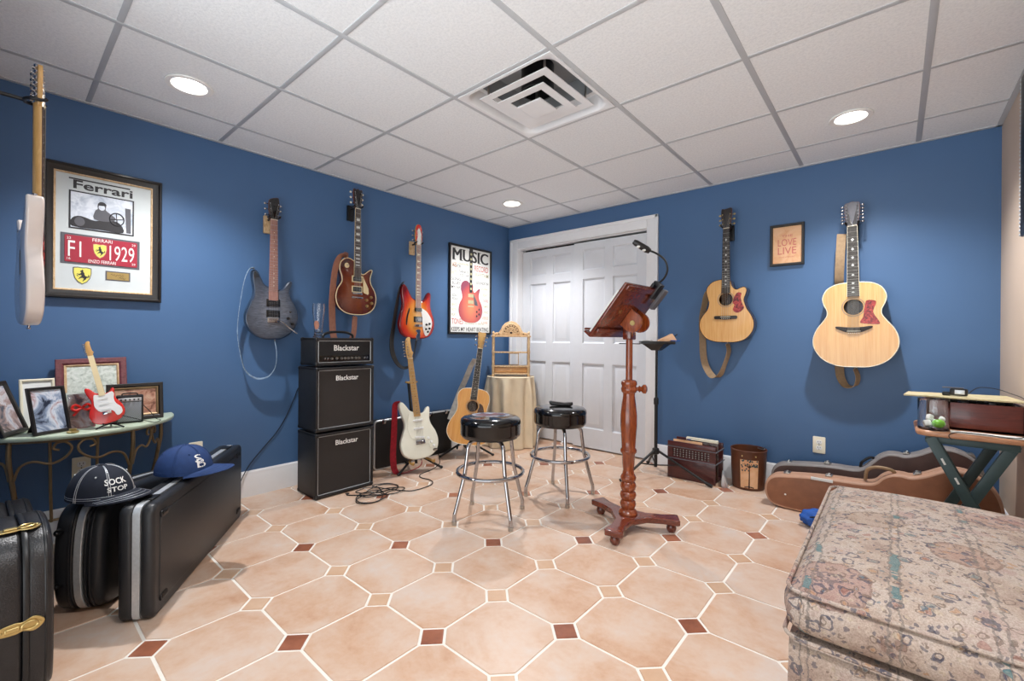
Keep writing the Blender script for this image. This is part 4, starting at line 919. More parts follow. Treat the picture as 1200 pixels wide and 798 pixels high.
# ------------------------------------------------------------------ framed things on the walls
def frame_bars(w, h, bw, prof, mi=0):
    """mitred frame; prof = [(distance from the outer edge, depth)]"""
    rs = [[(sx*(w/2-d), -y, sz*(h/2-d)) for sx, sz in ((-1,-1),(1,-1),(1,1),(-1,1))] for d, y in prof]
    return MB().rings(rs, caps=False, closed=True, mi=mi)
def panel(m_, w, h, y, cx=0, cz=0, mi=0, th=0.002): return m_.box((cx, -y+th/2, cz), (w, th, h), 0, mi)
t = thing('picture_frame', 'large black framed car memorabilia with red number plate and yellow shield', 'framed picture', (XL, 0.388, 1.613), RY)
frame_bars(0.485, 0.70, 0.045, [(0,0),(0,0.022),(0.004,0.03),(0.012,0.032),(0.018,0.026),(0.026,0.024),(0.036,0.018),(0.046,0.016),(0.046,0)]).build('frame', 'frame_black', t, 20)
frame_bars(0.40, 0.615, 0.01, [(0,0.006),(0,0.018),(0.004,0.0185),(0.008,0.015),(0.008,0.006)]).build('gilt_fillet', 'gilt', t, 20)
m_ = MB(); panel(m_, 0.40, 0.62, 0.010, th=0.006); m_.build('mat_board', 'mat_grey', t)
Z0 = 1.613
def fz(z): return z - Z0
def fy(y): return y - 0.388
ph = MB(); panel(ph, 0.262, 0.200, 0.0115, fy(0.375), fz(1.73)); pho = ph.build('photograph', 'dark_ink', t)
ph = MB(); panel(ph, 0.248, 0.186, 0.0125, fy(0.375), fz(1.73)); ph.build('print', 'sky_print', pho)
# what the old photograph shows: a driver at the wheel of an open car
cx_, cz_ = fy(0.375), fz(1.73); W0 = 0.0128
def flat(name, outline, mat_, par, w=W0, th=0.0006, rnd=3):
    return MB().prism(spline(outline, rnd) if rnd else outline, w-0.0002, w+th).build(name, mat_, par)
flat('open_car', [(cx_-.12,cz_-.088),(cx_-.118,cz_-.045),(cx_-.085,cz_-.03),(cx_-.03,cz_-.045),(cx_+.02,cz_-.028),(cx_+.07,cz_-.04),(cx_+.085,cz_-.09),(cx_,cz_-.09)], 'dark_ink', pho)
flat('driver', [(cx_-.035,cz_-.035),(cx_-.03,cz_+.01),(cx_-.02,cz_+.022),(cx_-.02,cz_+.045),(cx_,cz_+.06),(cx_+.014,cz_+.045),(cx_+.012,cz_+.022),(cx_+.03,cz_+.005),(cx_+.055,cz_-.02),(cx_+.02,cz_-.04)], 'grey_mat', pho, W0+0.0003)
MB().prism(ellipse(cx_-.004, cz_+.032, .013, .016, 16), W0, W0+0.0016).build('face', 'sky_print', pho)
MB().prism(spline([(cx_-.019,cz_+.042),(cx_-.012,cz_+.06),(cx_+.006,cz_+.06),(cx_+.014,cz_+.045)], 4), W0, W0+0.002).build('cap', 'dark_ink', pho)
MB().tube([(cx_+.058+.030*cos(a), -W0-0.001, cz_-.02+.034*sin(a)) for a in [2*pi*k/24 for k in range(24)]], 0.0028, 6, closed=True).tube([(cx_+.03,-W0-.001,cz_-.025),(cx_+.087,-W0-.001,cz_-.015)], 0.002, 6).tube([(cx_+.055,-W0-.001,cz_+.013),(cx_+.06,-W0-.001,cz_-.053)], 0.002, 6).build('steering_wheel', 'dark_ink', pho)
MB().prism(ellipse(cx_-.09, cz_-.06, .02, .024, 18), W0, W0+0.0012).build('wheel', 'grey_mat', pho)
MB().prism([(cx_+.098,cz_-.088),(cx_+.092,cz_+.05),(cx_+.116,cz_+.05),(cx_+.118,cz_-.088)], W0, W0+0.0005).build('doorway', 'grey_mat', pho)
# heading with its long top bar
wd = MB(); cxw, czw = fy(0.376), fz(1.868)
letter(wd, 'Ferrari', cxw+0.004, czw-0.004, 0.0108, width=0.240, height=0.046, bold=0.024)
wd.box((cxw-0.01, -0.0106, czw+0.024), (0.245, 0.0008, 0.007)); wd.build('heading', 'dark_ink', t)
for k, u in enumerate((-.112, -.03, .012, .055, .098, .113)):
    pass
# number plate
pl = MB(); panel(pl, 0.318, 0.160, 0.0115, fy(0.373), fz(1.524)); plo = pl.build('plate_backing', 'grey_mat', t)
MB().prism(rrect(0.292, 0.140, 0.006, fy(0.375), fz(1.524)), 0.0115, 0.0135, 0.001, 1).build('number_plate', 'plate_red', plo)
lt = MB(); cu_, cv_ = fy(0.375), fz(1.524)
letter(lt, 'F1', cu_-.108, cv_, 0.0141, width=0.05, height=0.082); letter(lt, '1929', cu_+.081, cv_-.002, 0.0141, width=0.104, height=0.082)
letter(lt, 'FERRARI', cu_+.0, cv_+.058, 0.0141, width=0.08, height=0.017); letter(lt, 'ENZO FERRARI', cu_, cv_-.057, 0.0141, width=0.11, height=0.017)
for (s_, a, b_) in (('23', -.13, .054), ('29', .13, .054), ('16', -.13, -.053), ('29', .13, -.053)): letter(lt, s_, cu_+a, cv_+b_, 0.0141, height=0.012)
lt.build('plate_lettering', 'white', plo)
SH = [(-.5,.46),(-.25,.5),(0,.47),(.25,.5),(.5,.46),(.5,.15),(.42,-.15),(.25,-.36),(0,-.5),(-.25,-.36),(-.42,-.15),(-.5,.15)]
HORSE = [(-.06,.36),(.0,.42),(.06,.36),(.05,.27),(.12,.18),(.13,.06),(.20,-.02),(.33,-.05),(.36,.04),(.33,.10),(.40,.06),(.42,-.06),(.30,-.12),(.24,-.13),(.22,-.22),(.12,-.30),(.05,-.38),(.0,-.38),(.06,-.28),(.10,-.20),(.02,-.14),(-.10,-.16),(-.20,-.24),(-.24,-.22),(-.12,-.08),(-.04,-.02),(-.08,.06),(-.2,.02),(-.28,.10),(-.33,.06),(-.22,-.04),(-.30,-.04),(-.34,.04),(-.30,.14),(-.20,.10),(-.10,.16),(-.06,.24),(-.13,.26),(-.14,.31)]
def shield(u, v, w, h, y, par, rim, name='shield'):
    o = MB().prism([(u+a*w, v+b_*h) for a, b_ in SH], y, y+0.0015, mi=0).build(name, rim, par)
    MB().prism([(u+a*w*.9, v+b_*h*.9) for a, b_ in SH], y+0.001, y+0.0022).build('shield_field', 'yellow', o)
    MB().prism([(u+a*w*.9, v+b_*h*.85) for a, b_ in HORSE], y+0.0015, y+0.003).build('horse', 'dark_ink', o)
shield(cu_-.010, cv_, 0.054, 0.076, 0.0135, plo, 'gilt', 'plate_shield')
shield(fy(0.297), fz(1.385), 0.072, 0.092, 0.010, t, 'grey_mat')
tg = MB(); panel(tg, 0.104, 0.052, 0.0115, fy(0.44), fz(1.397)); tgo = tg.build('name_tag', 'grey_mat', t)
tg = MB(); panel(tg, 0.092, 0.040, 0.0125, fy(0.44), fz(1.397)); tg.build('brass_plate', 'gold', tgo)
sg = MB()
for (a0, z0, n) in ((0.41, 1.402, 16), (0.445, 1.388, 8)):
    sg.tube(smooth([(fy(a0+0.0035*k), -0.0132, fz(z0+0.0045*sin(k*1.9)+0.002*sin(k*0.8))) for k in range(n)], 3), 0.0006, 4)
sg.build('signature', 'dark_ink', tgo)
# poster
PY, PZ = 3.147, 1.552
t = thing('framed_poster', 'tall black framed music poster showing a red guitar surrounded by words', 'poster', (XL, PY, PZ), RY)
frame_bars(0.592, 0.884, 0.02, [(0,0),(0,0.02),(0.003,0.022),(0.017,0.022),(0.02,0.019),(0.02,0)]).build('frame', 'black', t, 20)
m_ = MB(); panel(m_, 0.56, 0.85, 0.010, th=0.006); m_.build('poster_sheet', 'paper', t)
tt = MB(); [letter(tt, 'MUSIC', q, 0.345, 0.0104+0.0001*k, width=0.49, height=0.115) for k, q in enumerate((-0.006, -0.002, 0.002, 0.006))]
for u in (-.235, -.135, -.105, -.012, .112): 
    for v in (.290, .400):
        if not (u in (-.105, -.012) and v == .290): tt.box((u+0.006, -0.0103, v), (0.040, 0.0006, 0.006))
tt.build('heading', 'dark_ink', t); letter(MB(), 'KEEPS MY HEART BEATING', 0.0, -0.392, 0.0104, width=0.52, height=0.042, bold=0.012).build('bottom_line', 'dark_ink', t)
rows = [('dark_ink', 'ROCK', -.19, .23, .11, .03), ('orange_ink', 'JAZZ', -.225, .235, .07, .05), ('olive_ink', 'melody', -.10, .255, .14, .03), ('red_ink', 'RECORD', .15, .235, .20, .06), ('olive_ink', 'RHYTHM', .16, .17, .19, .04), ('dark_ink', 'DANCE', -.10, .18, .13, .025), ('dark_ink', 'TO THE', -.09, .145, .13, .025), ('olive_ink', 'HITS', -.22, .16, .08, .04), ('dark_ink', 'SONG', -.20, .10, .12, .03), ('dark_ink', 'BLUES', -.20, .06, .11, .028), ('dark_ink', 'MY EAR', -.20, .02, .12, .028), ('dark_ink', 'SOUNDS IN', .165, .09, .18, .03), ('olive_ink', 'guitar', .20, .03, .10, .03), ('olive_ink', 'BEAT', .21, -.03, .08, .03), ('red_ink', 'CHORD', .215, -.09, .08, .03), ('olive_ink', 'TEMPO', .215, -.15, .08, .025), ('olive_ink', 'LYRIC', .215, -.21, .08, .025), ('orange_ink', 'VERSE', .21, -.27, .09, .03), ('dark_ink', 'SOUL', -.215, -.06, .07, .025), ('dark_ink', 'FOLK', -.215, -.095, .07, .025), ('olive_ink', 'BASS', -.22, -.15, .07, .03), ('olive_ink', 'NOTE', -.225, -.20, .06, .03), ('olive_ink', 'PLAY', -.225, -.25, .06, .025), ('red_ink', 'TONES', -.18, -.315, .15, .055), ('olive_ink', 'harmony in the air', .06, -.335, .28, .022), ('orange_ink', 'LIVE', .2, -.32, .09, .02)]
by = {}
for (mt_, s_, u, v, w, h) in rows: letter(MB(), s_, u, v, 0.0102, width=w, height=h, bold=0.008).build('words', mt_, t)
M['poster_guitar'] = burst('printed_guitar_red', [(0.0, '#d98a5c'), (0.5, '#cf6a55'), (0.85, '#b44b4e'), (1.0, '#8d4557')], (0, -.17), (0.17, 0.24))
MB().prism([(a*0.98, -.325+b_*0.98) for a, b_ in spline(LPO, 4)], 0.0102, 0.0112).build('printed_guitar', 'poster_guitar', t)
pg = MB().box((0, -0.0115, 0.19), (0.036, 0.0008, 0.42)); pg.box((0, -0.0116, 0.41), (0.05, 0.0008, 0.03)).build('printed_neck', 'dark_ink', t)
pg = MB()
for v in (-.05, -.115): pg.box((0, -0.0119, v), (0.075, 0.0008, 0.034))
pg.box((0, -0.0119, -.16), (0.08, 0.0008, 0.012))
for k in range(8): pg.box((0, -0.0121, 0.02+0.05*k), (0.024, 0.0006, 0.022))
pg.build('printed_pickups', 'olive_ink', t)
MB().prism([(.03,-.02),(.09,-.11),(.10,-.15),(.05,-.145)], 0.0112, 0.0118).build('printed_guard', 'grey_mat', t)
kn = MB()
for (u, v) in ((.085,-.21),(.12,-.185),(.085,-.255),(.12,-.235)): kn.prism(ellipse(u, v, .011, .011, 12), 0.0112, 0.012)
kn.build('printed_knobs', 'dark_ink', t)
# small frame on the back wall
t = thing('picture_frame', 'small dark framed peach print on the back wall between two acoustic guitars', 'framed picture', (-0.593, YB, 1.763), 0)
frame_bars(0.212, 0.298, 0.02, [(0,0),(0,0.026),(0.003,0.028),(0.014,0.028),(0.017,0.020),(0.017,0)]).build('frame', 'frame_black', t, 20)
m_ = MB(); panel(m_, 0.186, 0.272, 0.012, th=0.006); m_.build('print', 'parchment', t)
frame_bars(0.186, 0.272, 0.004, [(0,0.010),(0,0.0126),(0.004,0.0126),(0.004,0.010)]).build('inner_line', 'paper', t, 20)
lt = MB(); letter(lt, 'THE', 0, 0.065, 0.0124, width=0.07, height=0.016)
letter(lt, 'LOVE', 0, 0.018, 0.0124, width=0.115, height=0.05); letter(lt, 'LIVE', 0, -0.042, 0.0124, width=0.115, height=0.05); letter(lt, 'music every day', 0, -0.088, 0.0124, width=0.10, height=0.013)
lt.build('lettering', 'red_ink', t)
# dark ornate frame on the right wall, at the edge of the view
t = thing('picture_frame', 'dark frame with a pale beaded edge on the beige right wall', 'framed picture', (XR, 2.70, 1.93), R(-90))
frame_bars(0.80, 0.74, 0.06, [(0,0),(0,0.014),(0.01,0.020),(0.03,0.022),(0.05,0.018),(0.06,0.014),(0.06,0)]).build('frame', 'frame_black', t, 20)
bd = MB()
for k in range(40):
    for s in (-1, 1): bd.ball((s*0.402, -0.014, -0.36+0.72*k/39), 0.009, seg=8)
bd.build('beaded_edge', 'alu', t)
m_ = MB(); panel(m_, 0.70, 0.64, 0.012, th=0.006); m_.build('print', 'snap3', t)

# ------------------------------------------------------------------ draped round table and display shelf in the corner
TX, TY = -2.945, 3.405
def drape():
    m_ = MB(); n = 168; rs = []
    def rad(a, f):
        ple = cos(12*a+0.9*sin(3*a)) * (0.6+0.4*sin(5*a+1))
        return 0.238 + f*0.012 + 0.042*ple*min(1, f*3.5)**0.7
    for r in (0.0, 0.12, 0.22, 0.238): rs.append([(r*cos(2*pi*i/n), r*sin(2*pi*i/n), 0.690) for i in range(n)])
    for f in (0.0, 0.012, 0.04, 0.1, 0.2, 0.35, 0.5, 0.7, 0.85, 1.0):
        rs.append([(rad(2*pi*i/n, f)*cos(2*pi*i/n), rad(2*pi*i/n, f)*sin(2*pi*i/n), 0.686 - f*0.676 - (0.004 if f > 0 else 0)) for i in range(n)])
    m_.rings(rs, caps=False); return m_
t = thing('round_table', 'small round table hidden under a cream cloth in the corner', 'table', (TX, TY, 0), 0)
MB().lathe([(0,0.672),(0.218,0.672),(0.220,0.680),(0.218,0.6875),(0,0.6875)], seg=40).build('tabletop', 'tray_wood', t)
MB().lathe([(0,0.0),(0.13,0.0),(0.13,0.02),(0.03,0.04),(0.03,0.672),(0,0.672)], seg=24).build('pedestal', 'tray_wood', t)
o = drape().build('tablecloth', 'cloth', None, 60); o.location = (TX, TY, 0); tag(o, 'cream pleated tablecloth falling to the floor beside the amber guitar', 'tablecloth')
rz_f = R(41)
t = thing('display_shelf', 'small gilt wooden display shelf with carved arched crest on the draped table', 'shelf', (TX, TY, 0.692), rz_f)
w, d = 0.375, 0.15
for s in (-1, 1):
    MB().prism([(s*(w/2-0.014)+a, b_) for a, b_ in ((-.009,0.02),(.009,0.02),(.009,0.43),(-.009,0.43))], -d/2+0.0, d/2-0.0, 0.002, 1).build('side_panel', 'gilt', t) if False else None
    for y in (-d/2, d/2):
        MB().lathe([(0,0.0),(0.014,0.0),(0.016,0.012),(0.010,0.026),(0.013,0.036),(0.013,0.09),(0.015,0.10),(0.0115,0.13),(0.013,0.18),(0.0115,0.235),(0.015,0.245),(0.0115,0.27),(0.013,0.33),(0.0115,0.385),(0.015,0.395),(0.013,0.41),(0.008,0.42),(0.013,0.432),(0.006,0.448),(0,0.452)], seg=16, c=(s*(w/2-0.01), y, 0)).build('post', 'gilt', t)
for z, ww in ((0.028, w), (0.10, w+0.01), (0.24, w+0.01), (0.40, w+0.02)):
    MB().box((0, 0, z), (ww, d+0.02, 0.013), 0.003).build('shelf_board', 'gilt', t)
do = MB().box((0, -d/2+0.004, 0.064), (w-0.05, 0.012, 0.052), 0.003); do.box((0, 0.004, 0.064), (w-0.06, d-0.03, 0.048)); dro = do.build('drawer', 'gilt_red', t)
MB().ball((0, -d/2-0.006, 0.064), 0.007).build('knob', 'gold', dro)
cro = [(-.17,0),(.17,0),(.172,.02),(.15,.034),(.125,.034),(.105,.06),(.09,.095),(.062,.125),(.03,.142),(0,.148),(-.03,.142),(-.062,.125),(-.09,.095),(-.105,.06),(-.125,.034),(-.15,.034),(-.172,.02)]
co = MB().prism([(a, 0.406+b_) for a, b_ in cro], d/2-0.03-0.02+0.0, d/2-0.02, 0.004, 2).build('crest', 'gilt', t)
cv = MB()
for (rr, th) in ((.085,.006),(.055,.006),(.026,.005)): cv.tube([(rr*1.0*cos(a), -d/2+0.02-0.0, 0.416+rr*1.25*sin(a)) for a in [pi*k/20 for k in range(21)]], th, 8)
for k in range(9):
    a = pi*(k+0.5)/9; cv.ball((0.07*cos(a), -d/2+0.018, 0.416+0.088*sin(a)), (0.009,0.006,0.011), seg=8); cv.ball((0.041*cos(a), -d/2+0.018, 0.416+0.05*sin(a)), (0.006,0.005,0.007), seg=8)
for s in (-1, 1):
    for q in range(3): cv.ball((s*(0.155-0.02*q), -d/2+0.018, 0.420+0.006*q), 0.008, seg=8)
cv.build('carving', 'gilt', co)
ch = MB()  # dark balls standing in for shade in the hollows of the carving
for k in range(8):
    a = pi*(k+1)/9; ch.ball((0.070*cos(a), -d/2+0.021, 0.416+0.088*sin(a)), (0.007,0.004,0.008), seg=8)
for k in range(5): ch.ball((0.040*cos(pi*(k+1)/6), -d/2+0.021, 0.418+0.048*sin(pi*(k+1)/6)), (0.006,0.004,0.007), seg=8)
for q in (-1, 1): ch.ball((q*0.125, -d/2+0.021, 0.424), (0.012,0.004,0.006), seg=8)
ch.ball((0, -d/2+0.019, 0.436), (0.012,0.005,0.012), seg=10).build('recess_shade', 'side_dark', co)
t2 = thing('picture_frame', 'tiny gilt empty frame standing on the display shelf', 'framed picture', (TX, TY, 0.692+0.2475), rz_f)
t2.location = Vector((TX, TY, 0.692+0.1075)) + Matrix.Rotation(rz_f, 3, 'Z') @ Vector((0.03, 0.01, 0.063))
frame_bars(0.10, 0.122, 0.008, [(0,0),(0,0.008),(0.008,0.008),(0.008,0)]).build('frame', 'gilt', t2, 20)

# ------------------------------------------------------------------ bar stools
def bar_stool(label, loc, rz):
    t = thing('bar_stool', label, 'stool', loc, rz, 'chrome bar stools')
    MB().lathe([(0,0.49),(0.172,0.49),(0.178,0.497),(0.180,0.51),(0.180,0.562),(0.182,0.57),(0.178,0.588),(0.164,0.600),(0.12,0.607),(0,0.609)], seg=48).build('seat', 'vinyl', t)
    MB().lathe([(0,0.478),(0.10,0.478),(0.165,0.482),(0.17,0.490),(0,0.490)], seg=40).build('seat_plate', 'black', t)
    for k in range(4):
        a = R(45+90*k); c, s = cos(a), sin(a)
        pr = [(0.03,0.470),(0.10,0.470),(0.130,0.462),(0.148,0.438),(0.153,0.40),(0.168,0.29),(0.176,0.255),(0.222,0.09),(0.232,0.06),(0.234,0.03),(0.234,0.0)]
        lg = MB().tube(smooth([(r*c, r*s, z) for r, z in pr], 4), 0.0115, 12).build('leg', 'chrome', t)
        MB().cyl((0.234*c, 0.234*s, 0), (0.234*c, 0.234*s, 0.022), 0.014).build('foot_cap', 'nickel', lg)
    MB().tube([(0.196*cos(2*pi*k/64), 0.196*sin(2*pi*k/64), 0.275) for k in range(64)], 0.0115, 12, closed=True).build('foot_ring', 'chrome', t)
    return t
st = bar_stool('chrome bar stool with a coloured emblem on its black seat', (-1.835, 1.94, 0), R(28))
em = MB().prism(ellipse(0, 0.02, 0.115, 0.07, 32), 0.6080, 0.6100, plane='xy').build('printed_emblem', 'snap2', st)
e2 = MB(); e2.prism(spline([(-.09,.0),(-.05,.05),(0,.03),(.03,.06),(.09,.03),(.06,.0),(.0,-.02),(-.05,-.03)], 4), 0.6095, 0.6112, plane='xy'); e2.build('emblem_lettering', 'maroon', em)
em.rotation_euler = (0, 0, R(14)); 
bar_stool('chrome bar stool with a dark case on its plain black seat', (-1.737, 2.53, 0), R(2))
t = thing('eyeglass_case', 'small black case lying on the seat of the farther stool', 'case', (-1.745, 2.545, 0.6085), R(38))
MB().prism([(-.075,0.012),(-.06,0.004),(0,0.0005),(.07,0.001),(.085,.012),(.083,.026),(.03,.022),(-.03,.028),(-.07,.034),(-.08,.028)], -0.022, 0.022, 0.006, 3).build('shell', 'black', t)
MB().box((0, -0.0225, 0.014), (0.12, 0.002, 0.002)).build('seam', 'grey_mat', t)
# ------------------------------------------------------------------ wooden music stand with desk lamp
SX, SY = -1.142, 2.348
t = thing('music_stand', 'turned wooden music stand on a three-armed base with a tilted desk', 'music stand', (SX, SY, 0), 0)
base_o = []
for k, a0 in enumerate((159, -80, 29)):
    a = R(a0); d = Vector((cos(a), sin(a))); n = Vector((-d.y, d.x)); R_t = 0.275
    for (r, hw) in ((0.10, -0.030), (0.19, -0.036), (R_t-0.015, -0.050), (R_t, -0.040), (R_t, 0.040), (R_t-0.015, 0.050), (0.19, 0.036), (0.10, 0.030)): base_o.append(tuple(d*r + n*hw))
base_o = sorted(base_o, key=lambda p: 0) if False else base_o
ords = [159, -80, 29]
bo = []
for a0 in (-80, 29, 159):
    a = R(a0); d = Vector((cos(a), sin(a))); n = Vector((-d.y, d.x))
    for (r, hw) in ((0.10, -0.040), (0.19, -0.036), (0.262, -0.050), (0.275, -0.042), (0.275, 0.042), (0.262, 0.050), (0.19, 0.036), (0.10, 0.040)): bo.append(tuple(d*r + n*hw))
bs = MB().prism(bo, 0.050, 0.082, 0.006, 3, plane='xy').build('base', 'stand_wood_dark', t)
for a0 in (-80, 29, 159):
    a = R(a0); MB().lathe([(0,0),(0.018,0),(0.026,0.012),(0.028,0.026),(0.022,0.042),(0.028,0.050),(0,0.050)], seg=24, c=(0.235*cos(a), 0.235*sin(a), 0)).build('foot', 'stand_wood_dark', bs)
MB().lathe([(0,0.08),(0.050,0.08),(0.053,0.09),(0.046,0.104),(0.036,0.112),(0.040,0.124),(0.045,0.14),(0.040,0.156),(0.033,0.162),(0.041,0.172),(0.046,0.19),(0.041,0.206),(0.033,0.212),(0.040,0.222),(0.045,0.24),(0.040,0.258),(0.034,0.266),(0.042,0.274),(0.044,0.29),(0.038,0.302),(0.033,0.31),(0.030,0.33),(0.034,0.37),(0.036,0.42),(0.045,0.432),(0.045,0.446),(0.038,0.456),(0.040,0.50),(0.046,0.58),(0.046,0.64),(0.040,0.70),(0.033,0.75),(0.034,0.765),(0.043,0.775),(0.045,0.79),(0.040,0.805),(0.045,0.818),(0.043,0.832),(0.034,0.84),(0.022,0.842),(0,0.842)], seg=32).build('column', 'stand_wood', t)
kd = Vector((0.85, 0.53, 0)).normalized(); z_ = Vector((0, 0, 0.79))
MB().tube([z_+kd*0.03, z_+kd*0.05, z_+kd*0.058, z_+kd*0.066, z_+kd*0.078, z_+kd*0.092, z_+kd*0.10], [0.011, 0.011, 0.02, 0.012, 0.026, 0.026, 0.012], 20).build('clamp_knob', 'stand_wood', t)
MB().tube([(0, 0, 0.83), (0, 0, 1.085)], 0.019, 20).build('post', 'stand_wood', t)
MB().box((0, 0, 1.105), (0.05, 0.075, 0.075), 0.008).build('post_head', 'stand_wood_dark', t)
# the desk faces the left wall: bottom edge at (-1.227, 2.283, 1.09), top edge further right and up
dk = bpy.data.objects.new('desk', None)
def desk_frame():
    org = Vector((-1.232-SX, 2.275-SY, 1.085)); yv = Vector((0.053, 0.9986, 0)); up = Vector((0.222, -0.012, 0.272)).normalized(); nrm = up.cross(yv); nrm = nrm if nrm.x < 0 else -nrm
    return org, yv, up, nrm
org, yv, up, nrm = desk_frame()
DM = Matrix(((yv.x, up.x, nrm.x, org.x), (yv.y, up.y, nrm.y, org.y), (yv.z, up.z, nrm.z, org.z), (0, 0, 0, 1)))
def dbox(m_, c, d, bev=0.003, mi=0):
    bm = bmesh.new(); bmesh.ops.create_cube(bm, size=1)
    for v in bm.verts: v.co = Vector((v.co.x*d[0], v.co.y*d[1], v.co.z*d[2]))
    bmesh.ops.bevel(bm, geom=bm.edges[:], offset=bev, segments=2, profile=0.5, affect='EDGES'); m_.bm(bm, mi, DM @ Matrix.Translation(c)); return m_
dm = MB(); dbox(dm, (0, 0.175, 0), (0.41, 0.35, 0.016), 0.005); dbox(dm, (0, 0.006, 0.018), (0.41, 0.012, 0.048), 0.004)
deso = dm.build('desk', 'stand_wood_dark', t)
dm = MB(); dbox(dm, (0, 0.018, 0.044), (0.41, 0.012, 0.008), 0.003); dm.build('lip', 'stand_wood_dark', deso)
dm = MB(); dbox(dm, (0, 0.33, -0.014), (0.38, 0.03, 0.012), 0.004); dm.build('back_rail', 'stand_wood_dark', deso)
dm = MB(); dbox(dm, (0, 0.05, -0.014), (0.38, 0.03, 0.012), 0.004); dm.build('back_rail', 'stand_wood_dark', deso)
# half-round bracket under the desk
br = MB(); o2 = [(0.055*cos(pi*k/14), 0.055*sin(pi*k/14)+0.0) for k in range(15)] + [(-0.055, -0.05), (0.055, -0.05)]
for yy in (-0.042, 0.042):
    rs = []
    for q in (-0.008, 0.008): rs.append([tuple(DM @ Vector((0.055+yy+q, 0.15+a, -0.010-0.05-b_))) for a, b_ in o2])
    br.rings(rs)
br.build('tilt_bracket', 'stand_wood', t)
MB().cyl(tuple(DM @ Vector((0.0, 0.15, -0.065))), tuple(DM @ Vector((0.115, 0.15, -0.065))), 0.014, seg=16).build('tilt_bolt', 'gold', t)
# sheet music on the desk
sm = MB(); dbox(sm, (0, 0.157, 0.016), (0.39, 0.27, 0.013), 0.003)
so = sm.build('music_book', 'paper'); so.location = (SX, SY, 0); tag(so, 'pale open music book resting on the tilted wooden desk', 'book')
# clip lamp
lt_ = thing('clip_lamp', 'black gooseneck clip lamp arching over the wooden music desk', 'lamp', (SX, SY, 0), 0)
m_ = MB(); dbox(m_, (0.115, 0.333, 0.012), (0.055, 0.075, 0.018), 0.005); dbox(m_, (0.115, 0.333, -0.022), (0.055, 0.085, 0.014), 0.005); dbox(m_, (0.115, 0.376, -0.005), (0.05, 0.02, 0.05), 0.006)
m_.build('clip', 'black', lt_)
m_ = MB(); dbox(m_, (0.165, 0.30, -0.036), (0.05, 0.13, 0.02), 0.004); m_.build('battery_pack', 'grey_mat', lt_)
g0 = DM @ Vector((0.115, 0.385, 0.0)); fwv = Vector((-0.6525, 0.7578, 0)); rv = Vector((0.7578, 0.6525, 0))
gp = [g0, g0+rv*0.030+Vector((0,0,0.03)), g0+rv*0.045+Vector((0,0,0.075)), g0+rv*0.030+Vector((0,0,0.125)), g0-rv*0.015+Vector((0,0,0.16)), g0-rv*0.07+Vector((0,0,0.182))]
MB().tube(smooth(gp, 6), 0.0055, 10).build('gooseneck', 'black', lt_)
h0 = gp[-1]; hd = (Vector((0,0,0.03)) - rv*0.05).normalized()
hm = MB().tube([h0+hd*-0.02, h0+hd*0.0, h0+hd*0.035, h0+hd*0.07, h0+hd*0.085], [0.014, 0.019, 0.018, 0.017, 0.012], 16); hm.build('lamp_head', 'black', lt_)
for q in (0.018, 0.055):
    MB().ball(h0+hd*q-Vector((0,0,0.014))-fwv*0.006, (0.012,0.012,0.007)).build('bulb', 'white', lt_)

# ------------------------------------------------------------------ black tripod stand with small tray
PX, PYY = -1.435, 3.43
t = thing('tripod_stand', 'black tripod stand with a small flat tray beside the closet door', 'stand', (PX, PYY, 0), 0)
MB().tube([(0,0,0.06),(0,0,0.60)], 0.013, 14).build('lower_pole', 'black', t); MB().tube([(0,0,0.56),(0,0,1.02)], 0.0095, 14).build('upper_pole', 'black', t)
MB().tube([(0,0,0.55),(0,0,0.56),(0,0,0.60),(0,0,0.61)], [0.014,0.019,0.019,0.013], 14).build('collar', 'black', t)
MB().tube([(0,0,0.16),(0,0,0.165),(0,0,0.205),(0,0,0.21)], [0.016,0.026,0.026,0.016], 16).build('leg_hub', 'black', t)
for a0, r in ((-108, 0.37), (-6, 0.43), (125, 0.30)):
    a = R(a0); e = Vector((r*cos(a), r*sin(a), 0.012)); lg = MB().tube([(0.02*cos(a), 0.02*sin(a), 0.19), e], 0.0095, 10).build('leg', 'black', t)
    MB().tube([(0.01*cos(a), 0.01*sin(a), 0.075), e*0.45+Vector((0,0,0.105))], 0.005, 8).build('brace', 'black', lg)
    MB().tube([e+Vector((-0.03*cos(a), -0.03*sin(a), 0.012)), e+Vector((0.015*cos(a), 0.015*sin(a), -0.001))], 0.013, 10).build('rubber_foot', 'black', lg)
ty = MB(); ty.prism(rrect(0.25, 0.20, 0.015), 1.035, 1.042, 0.002, 1, plane='xy')
for (c, d) in (((0, 0.099, 1.047), (0.25, 0.006, 0.022)), ((0, -0.099, 1.047), (0.25, 0.006, 0.022)), ((0.124, 0, 1.047), (0.006, 0.2, 0.022)), ((-0.124, 0, 1.047), (0.006, 0.2, 0.022))): ty.box(c, d, 0.002)
tyo = ty.build('tray', 'black', t); tyo.rotation_euler = (0, 0, R(30))
MB().rings([[(-.03,-.03,0.985),(.03,-.03,0.985),(.03,.03,0.985),(-.03,.03,0.985)],[(-.09,-.07,1.036),(.09,-.07,1.036),(.09,.07,1.036),(-.09,.07,1.036)]]).build('tray_bracket', 'black', t)
MB().tube([(-0.10,-0.08,1.036),(-0.235,-0.18,1.037)], 0.004, 8).build('side_rod', 'black', t)
pz = 1.0425
t2 = tag(MB().prism([(-.03,.0),(.09,.0),(.115,.022),(.08,.075),(.03,.05),(-.02,.028)], -0.03, 0.03, 0.004, 2).build('folded_cloth', 'parchment'), 'pale yellow folded cloth lying on the small black tray', 'cloth'); t2.location = (PX+0.03, PYY+0.02, pz); t2.rotation_euler = (0, 0, R(40))
